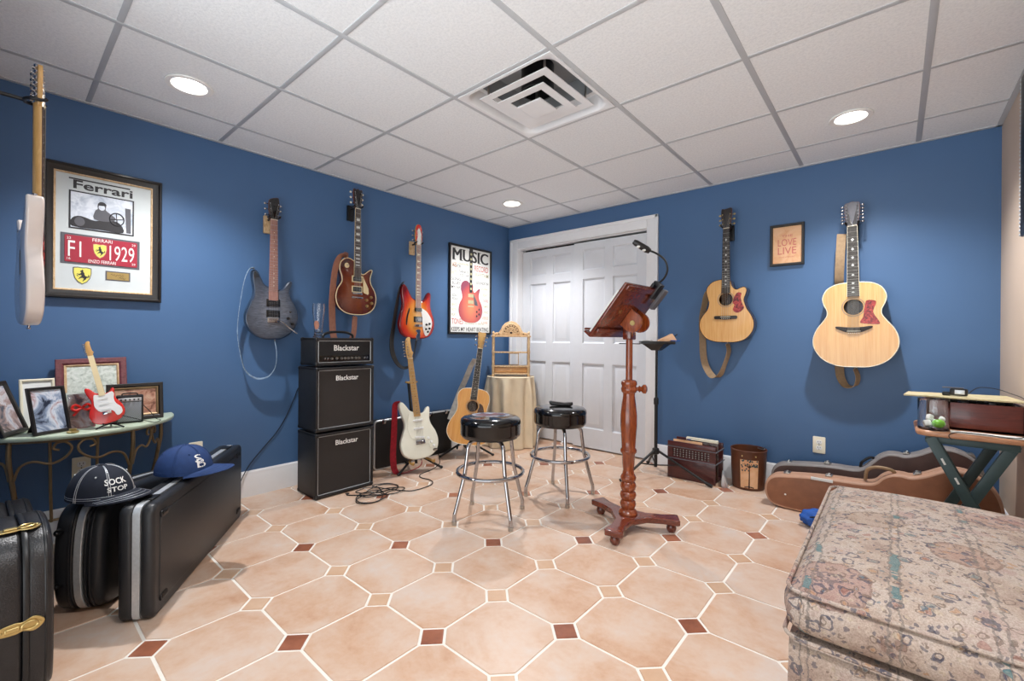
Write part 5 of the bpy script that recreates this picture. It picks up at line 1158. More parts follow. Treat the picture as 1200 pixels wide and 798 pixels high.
t2 = tag(MB().box((0, 0, 0.004), (0.07, 0.09, 0.008), 0.002).build('notepad', 'blue_fabric'), 'small blue pad at the right end of the black tray', 'notepad'); t2.location = (PX+0.115, PYY+0.075, 1.059); t2.rotation_euler = (0, 0, R(30))
t2 = tag(MB().cyl((0,0,0),(0.05,0.02,0.045), 0.004, seg=8).build('pen', 'black'), 'black pen tilted over the edge of the black tray', 'pen'); t2.location = (PX+0.085, PYY+0.06, 1.069)
t2 = tag(MB().tube(smooth([(-.05,0,.004),(-.03,.02,.02),(0,0,.006),(.03,.015,.022),(.05,-.01,.004),(.02,-.03,.012),(-.02,-.025,.02),(-.05,-.01,.005)], 5), 0.003, 6).build('string_coil', 'nickel'), 'loose coil of guitar string lying on the small black tray', 'string'); t2.location = (PX-0.06, PYY-0.03, pz); t2.rotation_euler = (0, 0, R(40))

# ------------------------------------------------------------------ magazine rack, bin
t = thing('magazine_rack', 'dark red wooden magazine rack with lattice front against the back wall', 'rack', (-1.165, 3.445, 0), 0)
def lattice_panel(y, name):
    m_ = MB(); w = 0.355
    m_.box((0, y, 0.085), (w, 0.014, 0.166), 0.003); m_.box((0, y, 0.258), (w, 0.014, 0.052), 0.003)
    for s in (-1, 1): m_.box((s*(w/2-0.02), y, 0.2), (0.04, 0.014, 0.07))
    hx, hz = 12, 4; x0, x1, z0, z1 = -w/2+0.04, w/2-0.04, 0.168, 0.232
    for k in range(hx+1): m_.box((x0+(x1-x0)*k/hx, y, 0.2), (0.0085, 0.010, 0.07))
    for k in range(hz+1): m_.box((0, y, z0+(z1-z0)*k/hz), (x1-x0, 0.010, 0.006))
    return m_.build(name, 'rack_wood', t)
lattice_panel(0.0, 'front_panel'); lattice_panel(0.185, 'back_panel')
MB().box((0, 0.09, 0.012), (0.335, 0.18, 0.014), 0.002).build('floor_board', 'rack_wood', t); MB().box((0, 0.10, 0.14), (0.335, 0.010, 0.27), 0.002).build('divider', 'rack_wood', t)
for s in (-1, 1):
    for z in (0.155, 0.245): MB().tube([(s*0.182, -0.012, z), (s*0.182, 0.197, z+0.0)], 0.0045, 8).tube([(s*0.182, -0.012, z), (-s*0.0, -0.012, z)], 0.003, 8).build('metal_rod', 'grey_mat', t)
def mag(label, x, y, w, h, th, m_, tilt=0, name='magazine', z=0.02):
    o = MB().box((0, 0, h/2), (w, th, h), min(0.003, th*0.3)).build(name, m_); o.location = (x, y, z); o.rotation_euler = (R(tilt), 0, 0); tag(o, label, 'book' if name == 'book' else 'magazine'); return o
mag('white magazine showing through the lattice front of the rack', -1.165, 3.459, 0.33, 0.245, 0.010, 'paper')
mag('pale magazine edge just above the front panel of the rack', -1.21, 3.500, 0.22, 0.27, 0.008, 'parchment')
mag('dark brown folder behind the pale magazine in the rack', -1.14, 3.518, 0.30, 0.275, 0.012, 'side_dark')
bk = thing('book', 'cream songbook with dark title on its spine sticking up from the rack', 'book', (-1.125, 3.572, 0.02), 0)
MB().box((0, 0, 0.1435), (0.235, 0.026, 0.285), 0.003).build('cover', 'ivory', bk)
ltm = MB(); letter(ltm, 'NEW SUPER', 0.01, 0.258, 0.0145, width=0.13, height=0.019, bold=0.01); ltm.build('lettering', 'dark_ink', bk)
MB().box((-0.095, -0.0143, 0.258), (0.03, 0.001, 0.028)).build('spine_label', 'blue_fabric', bk)
bk = tag(MB().prism(spline([(0,0.0),(.03,.0),(.034,.012),(.02,.07),(.008,.095),(-.004,.09),(-.008,.03)], 4), -0.06, 0.06, 0.006, 2).build('slipper', 'alu'), 'pale grey slipper tucked beside the magazine rack', 'shoe'); bk.location = (-0.955, 3.50, 0.0); bk.rotation_euler = (0, 0, R(15))
t = thing('waste_bin', 'round brown leather bin with a pale tree panel on its front', 'bin', (-0.805, 3.60, 0), R(15))
MB().lathe([(0,0.0),(0.102,0.0),(0.106,0.006),(0.114,0.15),(0.118,0.272),(0.121,0.278),(0.118,0.283),(0.112,0.281),(0.108,0.15),(0.100,0.012),(0,0.012)], seg=48).build('body', 'bin', t)
def on_bin(u, z, k=0.0015): r = 0.1065+0.0115*z/0.27+k; a = u/0.113; return (r*sin(a), -r*cos(a), z)
pn = MB(); rs = [[on_bin(-0.058+0.116*q/12, z, 0.002) for q in range(13)] for z in (0.018, 0.08, 0.15, 0.22)]
for k in range(3):
    o = len(pn.v); pn.add(rs[k]+rs[k+1], [(q, q+1, q+14, q+13) for q in range(12)])
pno = pn.build('tree_panel', 'parchment', t)
tr = MB(); tr.tube([on_bin(0, 0.02, 0.003), on_bin(0.001, 0.1, 0.003), on_bin(0, 0.19, 0.003)], [0.005, 0.0035, 0.003], 6)
tr.tube([on_bin(-0.03, 0.024, 0.003), on_bin(0, 0.03, 0.003), on_bin(0.03, 0.024, 0.003)], 0.004, 6)
for k in range(7): tr.tube([on_bin(0, 0.165, 0.003), on_bin(-0.045+0.015*k, 0.195-0.0*k, 0.003)], 0.0016, 5)
tr.build('tree_trunk', 'side_dark', pno)
lv = MB(); rng = random.Random(3)
for k in range(26): lv.ball(on_bin(rng.uniform(-.05,.05), rng.choice((0.205,0.21,0.19,0.175,0.15))*1.0+rng.uniform(-.008,.008), 0.002), (0.006,0.004,0.006), seg=6)
lv.build('tree_leaves', 'green_paint', pno)
for u in (-0.045, 0.04): MB().ball(on_bin(u, 0.245, 0.001), 0.005, seg=10).build('stud', 'gold', t)
MB().tube(smooth([(0.09, 0.06, 0.276), (0.10, 0.02, 0.292), (0.095, -0.03, 0.288), (0.06, 0.03, 0.283)], 4), 0.004, 8).build('ring_handle', 'nickel', t)

# ------------------------------------------------------------------ guitar cases along the back wall, on their sides
FC = [(-.636,.085),(-.632,.15),(-.60,.192),(-.55,.210),(-.43,.228),(-.29,.242),(-.15,.248),(-.085,.262),(-.05,.300),(-.008,.325),(.035,.330),(.075,.327),(.13,.348),(.20,.388),(.25,.398),(.30,.392),(.355,.365),(.395,.315),(.418,.25),(.425,.18),(.415,.10),(.385,.03),(.34,.006),(.2,.0),(0,.0),(-.2,.0),(-.4,.002),(-.55,.006),(-.61,.03)]
t = thing('guitar_case', 'tan brown guitar case on its side nearest the ottoman', 'guitar case', (0, 3.40, 0), 0)
o = spline(FC, 4); MB().prism(o, 0.0, 0.125, 0.014, 3, 0, mi_side=1).build('shell', ['tan_case', 'tan_case_rim'], t)
MB().prism(inset(ccw(o), -0.003), 0.045, 0.075, 0.004, 2).build('rim_band', 'tan_case_rim', t)
MB().tube(smooth([(-.125,-.075,.262),(-.115,-.10,.325),(-.075,-.115,.352),(-.02,-.11,.35),(.005,-.085,.332)], 5), 0.009, 10).build('handle', 'tan_strap', t)
def clasp(t, u, v, ang, w=0.06):
    m_ = MB(); m_.box((0,0,0), (0.036, 0.05, 0.008), 0.002); m_.box((0,-0.012,0.006), (0.02, 0.022, 0.010), 0.003); m_.ball((0,0.012,0.006), (0.010,0.008,0.006), seg=10)
    o = m_.build('clasp', 'nickel', t); o.location = (u, -w, v); o.rotation_euler = (0, -ang, 0)
for (u, v, a) in ((-.52,.216,.12),(-.30,.243,.05),(.10,.338,.4),(.33,.383,-.5)): clasp(t, u, v+0.004, a)
MB().ball((-.52, -0.1265, .095), (0.006,0.002,0.006), seg=8).build('stud', 'white', t)
MB().box((-.33, -0.126, .228), (0.11, 0.003, 0.018), 0.001).build('name_strip', 'paper', t)
t = thing('guitar_case', 'dark brown guitar case with grey rim against the back wall', 'guitar case', (0, 3.64, 0), 0)
RCo = [(a*0.985-0.02+0.0, b_*1.0+(0.02 if b_ > 0.05 else 0)+(0.045 if (b_ > .25 and a > -.12) else 0)) for a, b_ in FC]
o = spline(RCo, 4); MB().prism(o, 0.0, 0.115, 0.014, 3, mi_side=1).build('shell', ['grey_case', 'grey_case_rim'], t)
MB().prism(inset(ccw(o), -0.003), 0.04, 0.07, 0.004, 2).build('rim_band', 'grey_case_rim', t)
for (u, v, a) in ((-.55,.226,.2),(-.33,.262,.05),(-.07,.345,.9),(.06,.394,.0),(.33,.43,-.5)): clasp(t, u, v+0.006, a, 0.055)
MB().tube(smooth([(-.16,-.06,.27),(-.15,-.07,.31),(-.11,-.07,.345),(-.085,-.06,.335)], 4), 0.008, 8).build('handle', 'black', t)
# blue bag half hidden behind the ottoman
pb = MB(); bm = bmesh.new(); bmesh.ops.create_icosphere(bm, subdivisions=4, radius=1)
for v in bm.verts:
    p = v.co; k = 1+0.10*sin(7*p.x+3*p.y)*cos(6*p.z+2)+0.05*sin(15*p.y+4*p.z); v.co = Vector((p.x*0.085*k, p.y*0.07*k, max(-0.045, p.z*0.052*k)))
pb.bm(bm)
t = thing('drawstring_bag', 'small crumpled bright blue bag on the tiles against the ottoman', 'bag', (-0.330, 3.09, 0.0465), R(20))
pb.build('pouch', 'blue_fabric', t, None); MB().tube(smooth([(-.05,-.05,.02),(0,-.065,.035),(.05,-.05,.02),(.07,-.02,.0)], 4), 0.004, 6).build('cord', 'navy', t)

# ------------------------------------------------------------------ tapestry ottoman
OX0, OX1, OY0, OY1 = -0.222, 0.435, 1.375, 2.51
t = thing('ottoman', 'large ottoman in faded oriental tapestry at the lower right', 'ottoman', ((OX0+OX1)/2, (OY0+OY1)/2, 0), 0)
w, l = OX1-OX0, OY1-OY0
def cushion(z0, z1, w, l, rad, crown, name, bulge=0.0):
    bm = bmesh.new(); bmesh.ops.create_cube(bm, size=1); bmesh.ops.subdivide_edges(bm, edges=bm.edges[:], cuts=15, use_grid_fill=True)
    h = z1-z0
    for v in bm.verts:
        x, y, z = v.co.x*2, v.co.y*2, v.co.z*2
        hx, hy, hz = w/2, l/2, h/2; px, py, pz_ = x*hx, y*hy, z*hz
        cxx = max(-hx+rad, min(hx-rad, px)); cyy = max(-hy+rad, min(hy-rad, py)); czz = max(-hz+rad, min(hz-rad, pz_))
        dv = Vector((px-cxx, py-cyy, pz_-czz))
        if dv.length > 1e-6:
            q = dv.normalized()*rad; px, py, pz_ = cxx+q.x, cyy+q.y, czz+q.z
        if z > 0: pz_ += crown*max(0, (1-x*x))**0.6*max(0, (1-y*y))**0.6*z
        b2 = bulge*(1-z*z); px += b2*x*(1 if abs(x) > 0.99 else 0.0); py += b2*y*(1 if abs(y) > 0.99 else 0.0)
        v.co = Vector((px, py, z0+hz+pz_))
    return MB().bm(bm).build(name, 'tapestry', t, 60)
co = cushion(0.285, 0.420, w, l, 0.055, 0.045, 'cushion', 0.008)
bo = cushion(0.03, 0.285, w-0.012, l-0.012, 0.03, 0.0, 'base', 0.004)
def welt(z, w, l, r, par):
    MB().tube([(a, b_, z) for a, b_ in rrect(w, l, r, n=6)], 0.0055, 8, closed=True).build('welt', 'tapestry', par)
welt(0.408, w-0.010, l-0.010, 0.045, co); welt(0.288, w+0.002, l+0.002, 0.045, co)
for sx in (-1, 1):
    for sy in (-1, 1): MB().lathe([(0,0),(0.018,0),(0.026,0.05),(0,0.05)], seg=16, c=(sx*(w/2-0.06), sy*(l/2-0.06), 0)).build('foot', 'side_dark', t)

# ------------------------------------------------------------------ folding tray table and what stands on it
TX0, TX1, TY0, TY1, TZ = 0.078, 0.448, 2.84, 3.22, 0.655
cx_, cy_ = (TX0+TX1)/2, (TY0+TY1)/2
t = thing('tray_table', 'small folding table with rounded wooden top and dark green crossed legs', 'table', (cx_, cy_, 0), 0)
MB().prism(rrect(TX1-TX0, TY1-TY0, 0.05), TZ-0.026, TZ, 0.010, 3, plane='xy').build('tabletop', 'tray_wood', t)
for y in (-0.155, 0.155): MB().box((0, y, TZ-0.042), (0.30, 0.022, 0.032), 0.003).build('rail', 'green_paint', t)
def leg(xa, xb, y, z1):
    a, b_ = Vector((xa, y, 0.008)), Vector((xb, y, z1)); d = (b_-a); L_ = d.length; m_ = MB()
    m_.box((0, 0, 0), (0.042, 0.020, L_), 0.003); o = m_.build('leg', 'green_paint', t); o.location = (a+b_)/2; o.rotation_euler = (0, atan2(d.x, d.z), 0); return o
for y, s in ((-0.175, 1), (0.132, 1)):
    leg(0.155, -0.135, y, TZ-0.03); leg(-0.155, 0.135, y+0.023, TZ-0.03)
for (x, y, z) in ((-0.09, -0.1865, 0.52), (-0.045, -0.1865, 0.44)): MB().box((x, y, z), (0.008, 0.002, 0.03), 0.0005, rot=(0, R(-24), 0)).build('hinge_mark', 'paper', t)
for z, x in ((0.12, 0.11), (0.12, -0.11)): MB().cyl((x, -0.16, z), (x, 0.15, z), 0.009, seg=12).build('stretcher', 'green_paint', t)
# wooden turntable-like box with clutter on top
bx = thing('wooden_box', 'dark red wooden box of black gear on the small folding table', 'box', (0.282, 3.10, TZ), 0)
m_ = MB(); W_, D_, H_ = 0.325, 0.26, 0.128
for (c, d) in (((0, -D_/2+0.006, H_/2), (W_, 0.012, H_)), ((0, D_/2-0.006, H_/2), (W_, 0.012, H_)), ((-W_/2+0.006, 0, H_/2), (0.012, D_, H_)), ((W_/2-0.006, 0, H_/2), (0.012, D_, H_)), ((0, 0, 0.006), (W_, D_, 0.012))): m_.box(c, d, 0.002)
m_.build('case', 'box_wood', bx)
MB().box((0, 0, H_-0.012), (W_-0.026, D_-0.026, 0.012), 0.002).build('deck', 'black', bx)
for k in range(9): MB().box((-0.12+0.03*k, -0.10+0.03*(k % 3), H_+0.002+0.004*(k % 2)), (0.024, 0.03, 0.022), 0.004).build('control', 'black', bx)
MB().tube(smooth([(-.13,-.10,H_),(-.05,-.12,H_+.01),(.02,-.10,H_+.004),(.08,-.12,H_+.012),(.13,-.09,H_+.002)], 4), 0.004, 6).build('wire', 'cord', bx)
o = tag(MB().box((0,0,0.004), (0.28, 0.30, 0.008), 0.001).build('paper_stack', 'paper'), 'white sheet lying on the folding table in front of the wooden box', 'paper'); o.location = (0.295, 2.885+0.12, TZ); o = None
bpy.data.objects.remove([x for x in bpy.data.objects if x.name.startswith('paper_stack')][0])
o = tag(MB().box((0,0,0.004), (0.235, 0.04, 0.007), 0.001).build('ruler', 'paper'), 'white strip lying along the front edge of the folding table', 'ruler'); o.location = (0.315, 2.868, TZ); o.rotation_euler = (0, 0, R(-2))
o = tag(MB().prism([(-.235,-.07),(.17,-.135),(.17,.13),(-.20,.09)], 0, 0.009, 0.002, 1, plane='xy').build('board', 'board'), 'thin yellowed board lying on top of the wooden box, overhanging its left end', 'board'); o.location = (0.262, 3.07, TZ+H_+0.017); o.rotation_euler = (0, 0, R(6))
dv = thing('clip_on_tuner', 'small black device with a pale screen standing on the yellowed board', 'tuner', (0.235, 3.02, TZ+H_+0.0262), R(-8))
MB().box((0, 0, 0.020), (0.062, 0.030, 0.034), 0.006).build('body', 'black', dv); MB().box((0.004, -0.0155, 0.021), (0.034, 0.002, 0.020), 0.001).build('screen', 'alu', dv)
MB().box((-0.042, 0.0, 0.010), (0.03, 0.024, 0.018), 0.004).build('clip', 'black', dv); MB().box((-0.02, 0.0, 0.040), (0.075, 0.016, 0.005), 0.002).build('top_bar', 'grey_mat', dv)
tag(MB().tube(smooth([(0.265,2.99,TZ+H_+.045),(0.30,3.0,TZ+H_+.075),(0.36,3.03,TZ+H_+.07),(0.40,3.0,TZ+H_+.055),(0.435,2.93,TZ+H_+.034),(0.44,2.86,TZ+.09),(0.43,2.83,TZ+.03),(0.39,2.835,TZ+.006),(0.30,2.845,TZ+.008),(0.22,2.845,TZ+.006),(0.19,2.835,TZ-.01),(0.20,2.83,TZ-.03)], 5), 0.0018, 6).build('charging_cable', 'cord'), 'thin black cable trailing from the device over the wooden box', 'cable')
gl = thing('drinking_glass', 'clear tumbler holding white ice and a green lime on the folding table', 'glass', (0.142, 2.907, TZ), 0)
MB().lathe([(0,0),(0.053,0),(0.056,0.004),(0.057,0.14),(0.0555,0.145),(0.054,0.14),(0.052,0.014),(0,0.012)], seg=40).build('glass_body', 'glass', gl)
li = MB().ball((0.016, -0.020, 0.034), (0.024, 0.022, 0.019), seg=16); li.build('lime', 'lime', gl)
for (x, y, z, s) in ((-0.022,-0.01,0.030,0.028),(0.01,0.022,0.032,0.028),(-0.012,0.018,0.055,0.024),(0.03,0.012,0.052,0.02)): MB().box((x, y, z), (s, s, s), 0.006, rot=(x*20, y*20, z*10)).build('ice', 'paper', gl)
# ------------------------------------------------------------------ half-round console table on the left
HX, HY, HZ, HR = XL+0.018, 0.275, 0.618, 0.412
t = thing('console_table', 'half-round console table with pale green top and scrolled bronze iron legs', 'table', (HX, HY, 0), 0)
half = [(HR*sin(pi*k/40), -HR*cos(pi*k/40)) for k in range(41)]
MB().prism(half, HZ-0.022, HZ, 0.008, 3, plane='xy').build('tabletop', 'celadon', t)
ap = MB().tube([(0.35*sin(pi*k/24), -0.35*cos(pi*k/24), HZ-0.034) for k in range(25)], 0.007, 8); ap.build('apron_ring', 'iron', t)
def scroll(c, ax, r0, turns, a0, sgn=1, r1=0.008, n=26):
    c, ax = Vector(c), Vector(ax).normalized(); return [c + ax*((r0+(r1-r0)*k/n)*cos(a0+sgn*2*pi*turns*k/n)) + Vector((0,0,1))*((r0+(r1-r0)*k/n)*sin(a0+sgn*2*pi*turns*k/n)) for k in range(n+1)]
legs = []
for k, th in enumerate((8, 48, 122, 168)):
    a = R(th); d = Vector((sin(a), -cos(a), 0)); tp, ft = d*0.35, d*0.385
    MB().tube(smooth([tp+Vector((0,0,HZ-0.028)), d*0.352+Vector((0,0,0.50)), d*0.33+Vector((0,0,0.36)), d*0.31+Vector((0,0,0.22)), d*0.335+Vector((0,0,0.08)), ft+Vector((0,0,0.008))], 5), 0.0095, 10).build('leg', 'iron', t)
    legs.append(d)
for (d0, d1) in ((legs[0], legs[1]), (legs[1], legs[2]), (legs[2], legs[3])):
    sw = MB(); p0, p1 = d0*0.34, d1*0.34; mid = (d0+d1).normalized()*0.345 ; 
    def arc(f): d = d0.lerp(d1, f).normalized(); return d*0.342
    for s in (0, 1):
        g = (lambda f: arc(f)) if s == 0 else (lambda f: arc(1-f))
        pts = [g(0.03)+Vector((0,0,HZ-0.21)), g(0.10)+Vector((0,0,HZ-0.145)), g(0.22)+Vector((0,0,HZ-0.125)), g(0.34)+Vector((0,0,HZ-0.14)), g(0.44)+Vector((0,0,HZ-0.115)), g(0.48)+Vector((0,0,HZ-0.075)), g(0.44)+Vector((0,0,HZ-0.045)), g(0.38)+Vector((0,0,HZ-0.048)), g(0.36)+Vector((0,0,HZ-0.072)), g(0.40)+Vector((0,0,HZ-0.080))]
        sw.tube(smooth(pts, 5), 0.0055, 8)
    sw.build('scrollwork', 'iron', t)
sb = MB()
for f in (0.33, 0.66):
    d = legs[1].lerp(legs[2], f).normalized()*0.335; sb.tube([d+Vector((0,0,HZ-0.03)), d*0.96+Vector((0,0,0.34)), d*0.92+Vector((0,0,0.20))], 0.006, 8)
sb.tube([legs[0]*0.315+Vector((0,0,0.2)), legs[1]*0.30+Vector((0,0,0.19)), legs[2]*0.30+Vector((0,0,0.19)), legs[3]*0.315+Vector((0,0,0.2))], 0.006, 8); sb.build('brace_bars', 'iron', t)
# frames on it
def easel_frame(label, x, y, w, h, rz, back, fm, pm, bw=0.016, strut=True, fillet=None, side=0.0, z=HZ):
    t = lean(thing('framed_photo', label, 'framed photo', group='framed photos on the console table'), (x, y, z), R(rz), R(back), R(side))
    f_ = frame_bars(w, h, bw, [(0,0),(0,0.012),(0.003,0.015),(bw*0.7,0.014),(bw,0.008),(bw,0)])
    o = f_.build('frame', fm, t, 20); o.location = (0, 0, h/2+0.001)
    if fillet:
        o = frame_bars(w-2*bw, h-2*bw, 0.010, [(0,0.004),(0,0.011),(0.004,0.012),(0.010,0.007),(0.010,0.004)]).build('beaded_fillet', fillet, t, 20); o.location = (0, 0, h/2+0.001)
    MB().box((0, -0.003, h/2), (w-2*bw+0.004, 0.006, h-2*bw+0.004)).build('print', pm, t)
    MB().box((0, 0.003, h/2), (w-0.01, 0.006, h-0.01)).build('backing', 'black', t)
    if strut:
        b = R(back); hh = h*0.62; zz = hh*cos(b); yy = hh*sin(b)          # reaches the table behind the frame
        p0 = Vector((0, 0.006, hh)); ln = hh; ang = b + R(22)
        foot_y = zz*math.tan(R(26)); p1 = Vector((0, 0.006, hh)) + Vector((0, sin(b+R(26))*zz/cos(R(26)), -cos(b+R(26))*zz/cos(R(26))))
        MB().rings([[p0+Vector((-.022,0,0)), p0+Vector((.022,0,0)), p0+Vector((.022,.004,0)), p0+Vector((-.022,.004,0))], [p1+Vector((-.032,-.004,.003)), p1+Vector((.032,-.004,.003)), p1+Vector((.032,0,.003)), p1+Vector((-.032,0,.003))]]).build('easel_strut', 'black', t)
    return t
easel_frame('landscape maroon frame with beaded inner edge leaning on the wall', -3.165, 0.335, 0.275, 0.335, 84, 13, 'maroon', 'doc', 0.032, False, 'gilt', side=-1.5)
easel_frame('wide black frame standing behind the miniature amplifier', -3.075, 0.49, 0.235, 0.195, 88, 8, 'frame_black', 'snap3', 0.022, False, 'iron')
easel_frame('dark frame leaning back at the left end of the console table', -3.0, 0.055, 0.17, 0.25, 152, 20, 'frame_black', 'snap1', 0.020)
easel_frame('dark frame with a bright group photo at the front of the console table', -2.925, 0.17, 0.14, 0.215, 118, 14, 'frame_black', 'snap2', 0.014)
easel_frame('small pale frame half hidden behind the leaning dark frames', -3.115, 0.135, 0.12, 0.24, 96, 12, 'ivory', 'paper', 0.012)
gt = lean(thing('acrylic_stand', 'clear photo stand with pink and grey print and red bow', 'photo frame'), (-2.975, 0.272, HZ), R(100), R(10))
MB().box((0, -0.004, 0.09), (0.10, 0.004, 0.175), 0.001).build('glass_pane', 'glass', gt); MB().box((0, 0.001, 0.088), (0.085, 0.002, 0.16)).build('print', 'snap1', gt)
bw_ = MB()
for s in (-1, 1): bw_.tube(smooth([(0, -.012, .10), (s*.022, -.018, .115), (s*.034, -.014, .10), (s*.02, -.018, .088), (0, -.012, .10)], 4), 0.006, 8)
bw_.tube([(0, -.012, .1), (-.03, -.010, .065)], 0.005, 8).build('bow', 'red_paint', gt)
MB().box((0.055, 0.02, 0.078), (0.03, 0.004, 0.16), 0.001, rot=(R(20), 0, R(60))).build('easel_strut', 'black', gt)
o = tag(MB().lathe([(0,0),(0.02,0),(0.022,0.006),(0.012,0.012),(0.014,0.018),(0,0.02)], seg=20, sx=1.5).build('brass_trinket', 'gold'), 'tiny flat brass ornament at the front edge of the console table', 'ornament'); o.location = (-2.885, 0.235, HZ); 
# miniature amplifier
ma = thing('miniature_amplifier', 'miniature silver grilled amplifier beside the little red guitar', 'ornament', (-2.985, 0.452, HZ), R(82))
MB().box((0, 0.025, 0.072), (0.108, 0.055, 0.140), 0.004).build('cabinet', 'black', ma); MB().box((0, -0.003, 0.060), (0.092, 0.004, 0.098), 0.001).build('grille', 'silver_grille', ma)
mp = MB().box((0, -0.003, 0.122), (0.092, 0.004, 0.018), 0.001).build('control_panel', 'alu', ma)
for k in range(5): MB().cyl((-0.034+0.017*k, -0.004, 0.122), (-0.034+0.017*k, -0.010, 0.122), 0.004, seg=10).build('knob', 'black', mp)
MB().tube(smooth([(-.03, .025, .14), (-.028, .025, .15), (0, .025, .153), (.028, .025, .15), (.03, .025, .14)], 4), 0.003, 8).build('handle', 'black', ma)
for s in (-1, 1): MB().box((s*0.04, 0.025, 0.001), (0.012, 0.04, 0.002)).build('foot', 'black', ma)
# miniature red guitar on a little stand
mg = lean(thing('miniature_guitar', 'miniature red and white electric guitar ornament standing on the console table', 'ornament'), (-2.905, 0.368, HZ+0.024), R(80), R(10), R(-13))
S_ = 0.41; so_ = spline([(a*S_*1.0, b_*S_) for a, b_ in STR], 4)
MB().prism(so_, 0, 0.018, 0.004, 3).build('body', 'red_paint', mg)
MB().prism(spline([(a*S_, b_*S_) for a, b_ in [(-.03,.35),(.03,.345),(.085,.362),(.105,.335),(.09,.27),(.10,.21),(.135,.15),(.128,.09),(.08,.07),(.05,.14),(-.05,.15),(-.09,.22),(-.085,.29),(-.07,.36)]], 3), 0.0178, 0.0195, 0.0004, 1).build('pickguard', 'white', mg)
loft_neck(0.345*S_, 0.82*S_, 0.024, 0.019, 0.021, 0.009).build('neck', 'maple', mg)
fbm = MB().box((0, -0.0215, 0.58*S_), (0.021, 0.002, 0.49*S_)).build('fingerboard', 'cream', mg)
MB().prism(spline([(a*S_*1.05, 0.815*S_+b_*S_) for a, b_ in HEADF], 4), 0.010, 0.020, 0.002, 2).build('headstock', 'maple', mg)
for k in range(6): MB().ball((-0.014, -0.015, (0.848+0.0245*k)*S_), (0.006, 0.003, 0.0035), seg=8).build('tuner', 'chrome', mg)
for v in (0.30, 0.235, 0.165): MB().prism(rrect(0.036, 0.008, 0.0035, 0, v*S_), 0.019, 0.0215).build('pickup', 'paper', mg)
MB().box((0, -0.0215, 0.125*S_), (0.032, 0.005, 0.012), 0.001).build('bridge', 'chrome', mg)
ms = thing('miniature_stand', 'tiny black stand under the miniature red guitar', 'ornament', (-2.905, 0.368, HZ), R(80))
MB().tube(smooth([(-.05,-.03,.004),(-.03,-.01,.012),(0,.012,.018),(.03,-.01,.012),(.05,-.03,.004)], 4), 0.0035, 8).build('feet', 'black', ms); MB().tube([(0,.012,.016),(0,.055,.004)], 0.0035, 8).build('rear_foot', 'black', ms)
for s in (-1, 1): MB().tube(smooth([(0,.010,.018),(s*.022,.004,.020),(s*.024,-.026,.020),(s*.024,-.030,.028)], 4), 0.003, 8).build('cradle', 'black', ms)
tag(MB().tube(smooth([(-2.875,0.405,HZ+.06),(-2.87,0.44,HZ+.045),(-2.875,0.50,HZ+.02),(-2.90,0.54,HZ+.004),(-2.96,0.575,HZ+.004),(-3.03,0.57,HZ+.004),(-3.04,0.54,HZ+.05),(-3.02,0.50,HZ+.10),(-3.0,0.47,HZ+.138)], 5), 0.0018, 6).build('miniature_cable', 'cord'), 'thin black cable looping from the little red guitar to the miniature amplifier', 'cable')

# ------------------------------------------------------------------ upright black cases at the left
CA = R(145.9)                                                # long side runs away from the viewer, lid faces the room
t = thing('guitar_case', 'long rectangular black moulded guitar case standing on its edge with blue cap', 'guitar case', (-2.098, 0.389, 0), CA)
Lc, Hc, Tc = 1.02, 0.432, 0.115
o = rrect(Lc, Hc, 0.035, Lc/2, Hc/2+0.001)
MB().prism(o, -Tc, -0.066, 0.016, 3).build('lower_shell', 'case_plastic', t); MB().prism(o, -0.046, 0.0, 0.016, 3).build('lid', 'case_plastic', t)
MB().prism(inset(ccw(o), -0.0), -0.068, -0.044, 0.0).build('metal_band', 'alu', t)
MB().prism(rrect(Lc-0.09, Hc-0.09, 0.03, Lc/2, Hc/2), -0.002, 0.0025, 0.002, 2).build('lid_panel', 'case_plastic', t)
for u in (0.075, Lc-0.075):
    for v in (0.06, Hc-0.05):
        m_ = MB(); m_.prism(rrect(0.055, 0.026, 0.008, u, v), 0.0, 0.006, 0.002, 2); m_.box((u, -0.007, v), (0.04, 0.004, 0.004)); m_.box((u, -0.007, v+0.007), (0.04, 0.004, 0.003)); m_.build('bumper', 'black', t)
for u in (0.10, 0.5, 0.92): 
    m_ = MB(); m_.box((u, 0.054, Hc+0.002), (0.06, 0.04, 0.008), 0.003); m_.build('latch', 'black', t)
for s in (0.42, 0.58): MB().box((s, 0.055, Hc+0.004), (0.03, 0.026, 0.010), 0.003).build('handle_mount', 'chrome', t)
MB().tube(smooth([(.42,.055,Hc+.006),(.425,.055,Hc+.016),(.5,.055,Hc+.018),(.575,.055,Hc+.016),(.58,.055,Hc+.006)], 4), 0.008, 8).build('handle', 'black', t)
t = thing('guitar_case', 'thick rounded black moulded guitar case with silver band between two other cases', 'guitar case', (-2.275, 0.262, 0), CA)
Lc2, Hc2, Tc2 = 0.86, 0.425, 0.165
o = spline([(.03,.06),(.015,.2),(.03,.34),(.07,.405),(.16,.425),(.30,.425),(.5,.40),(.68,.37),(.84,.36),(.86,.30),(.86,.14),(.84,.06),(.66,.025),(.45,.01),(.25,.002),(.10,.003)], 5)
MB().prism(o, -Tc2, -0.088, 0.03, 4).build('lower_shell', 'case_plastic', t); MB().prism(o, -0.070, 0.0, 0.03, 4).build('lid', 'case_plastic', t)
MB().prism(inset(ccw(o), -0.004), -0.092, -0.068, 0.002, 1).build('metal_band', 'alu', t)
for w0 in (-0.060, -0.046, -0.112): MB().prism(inset(ccw(o), -0.004), w0, w0+0.008, 0.003, 2).build('shell_rib', 'case_plastic', t)
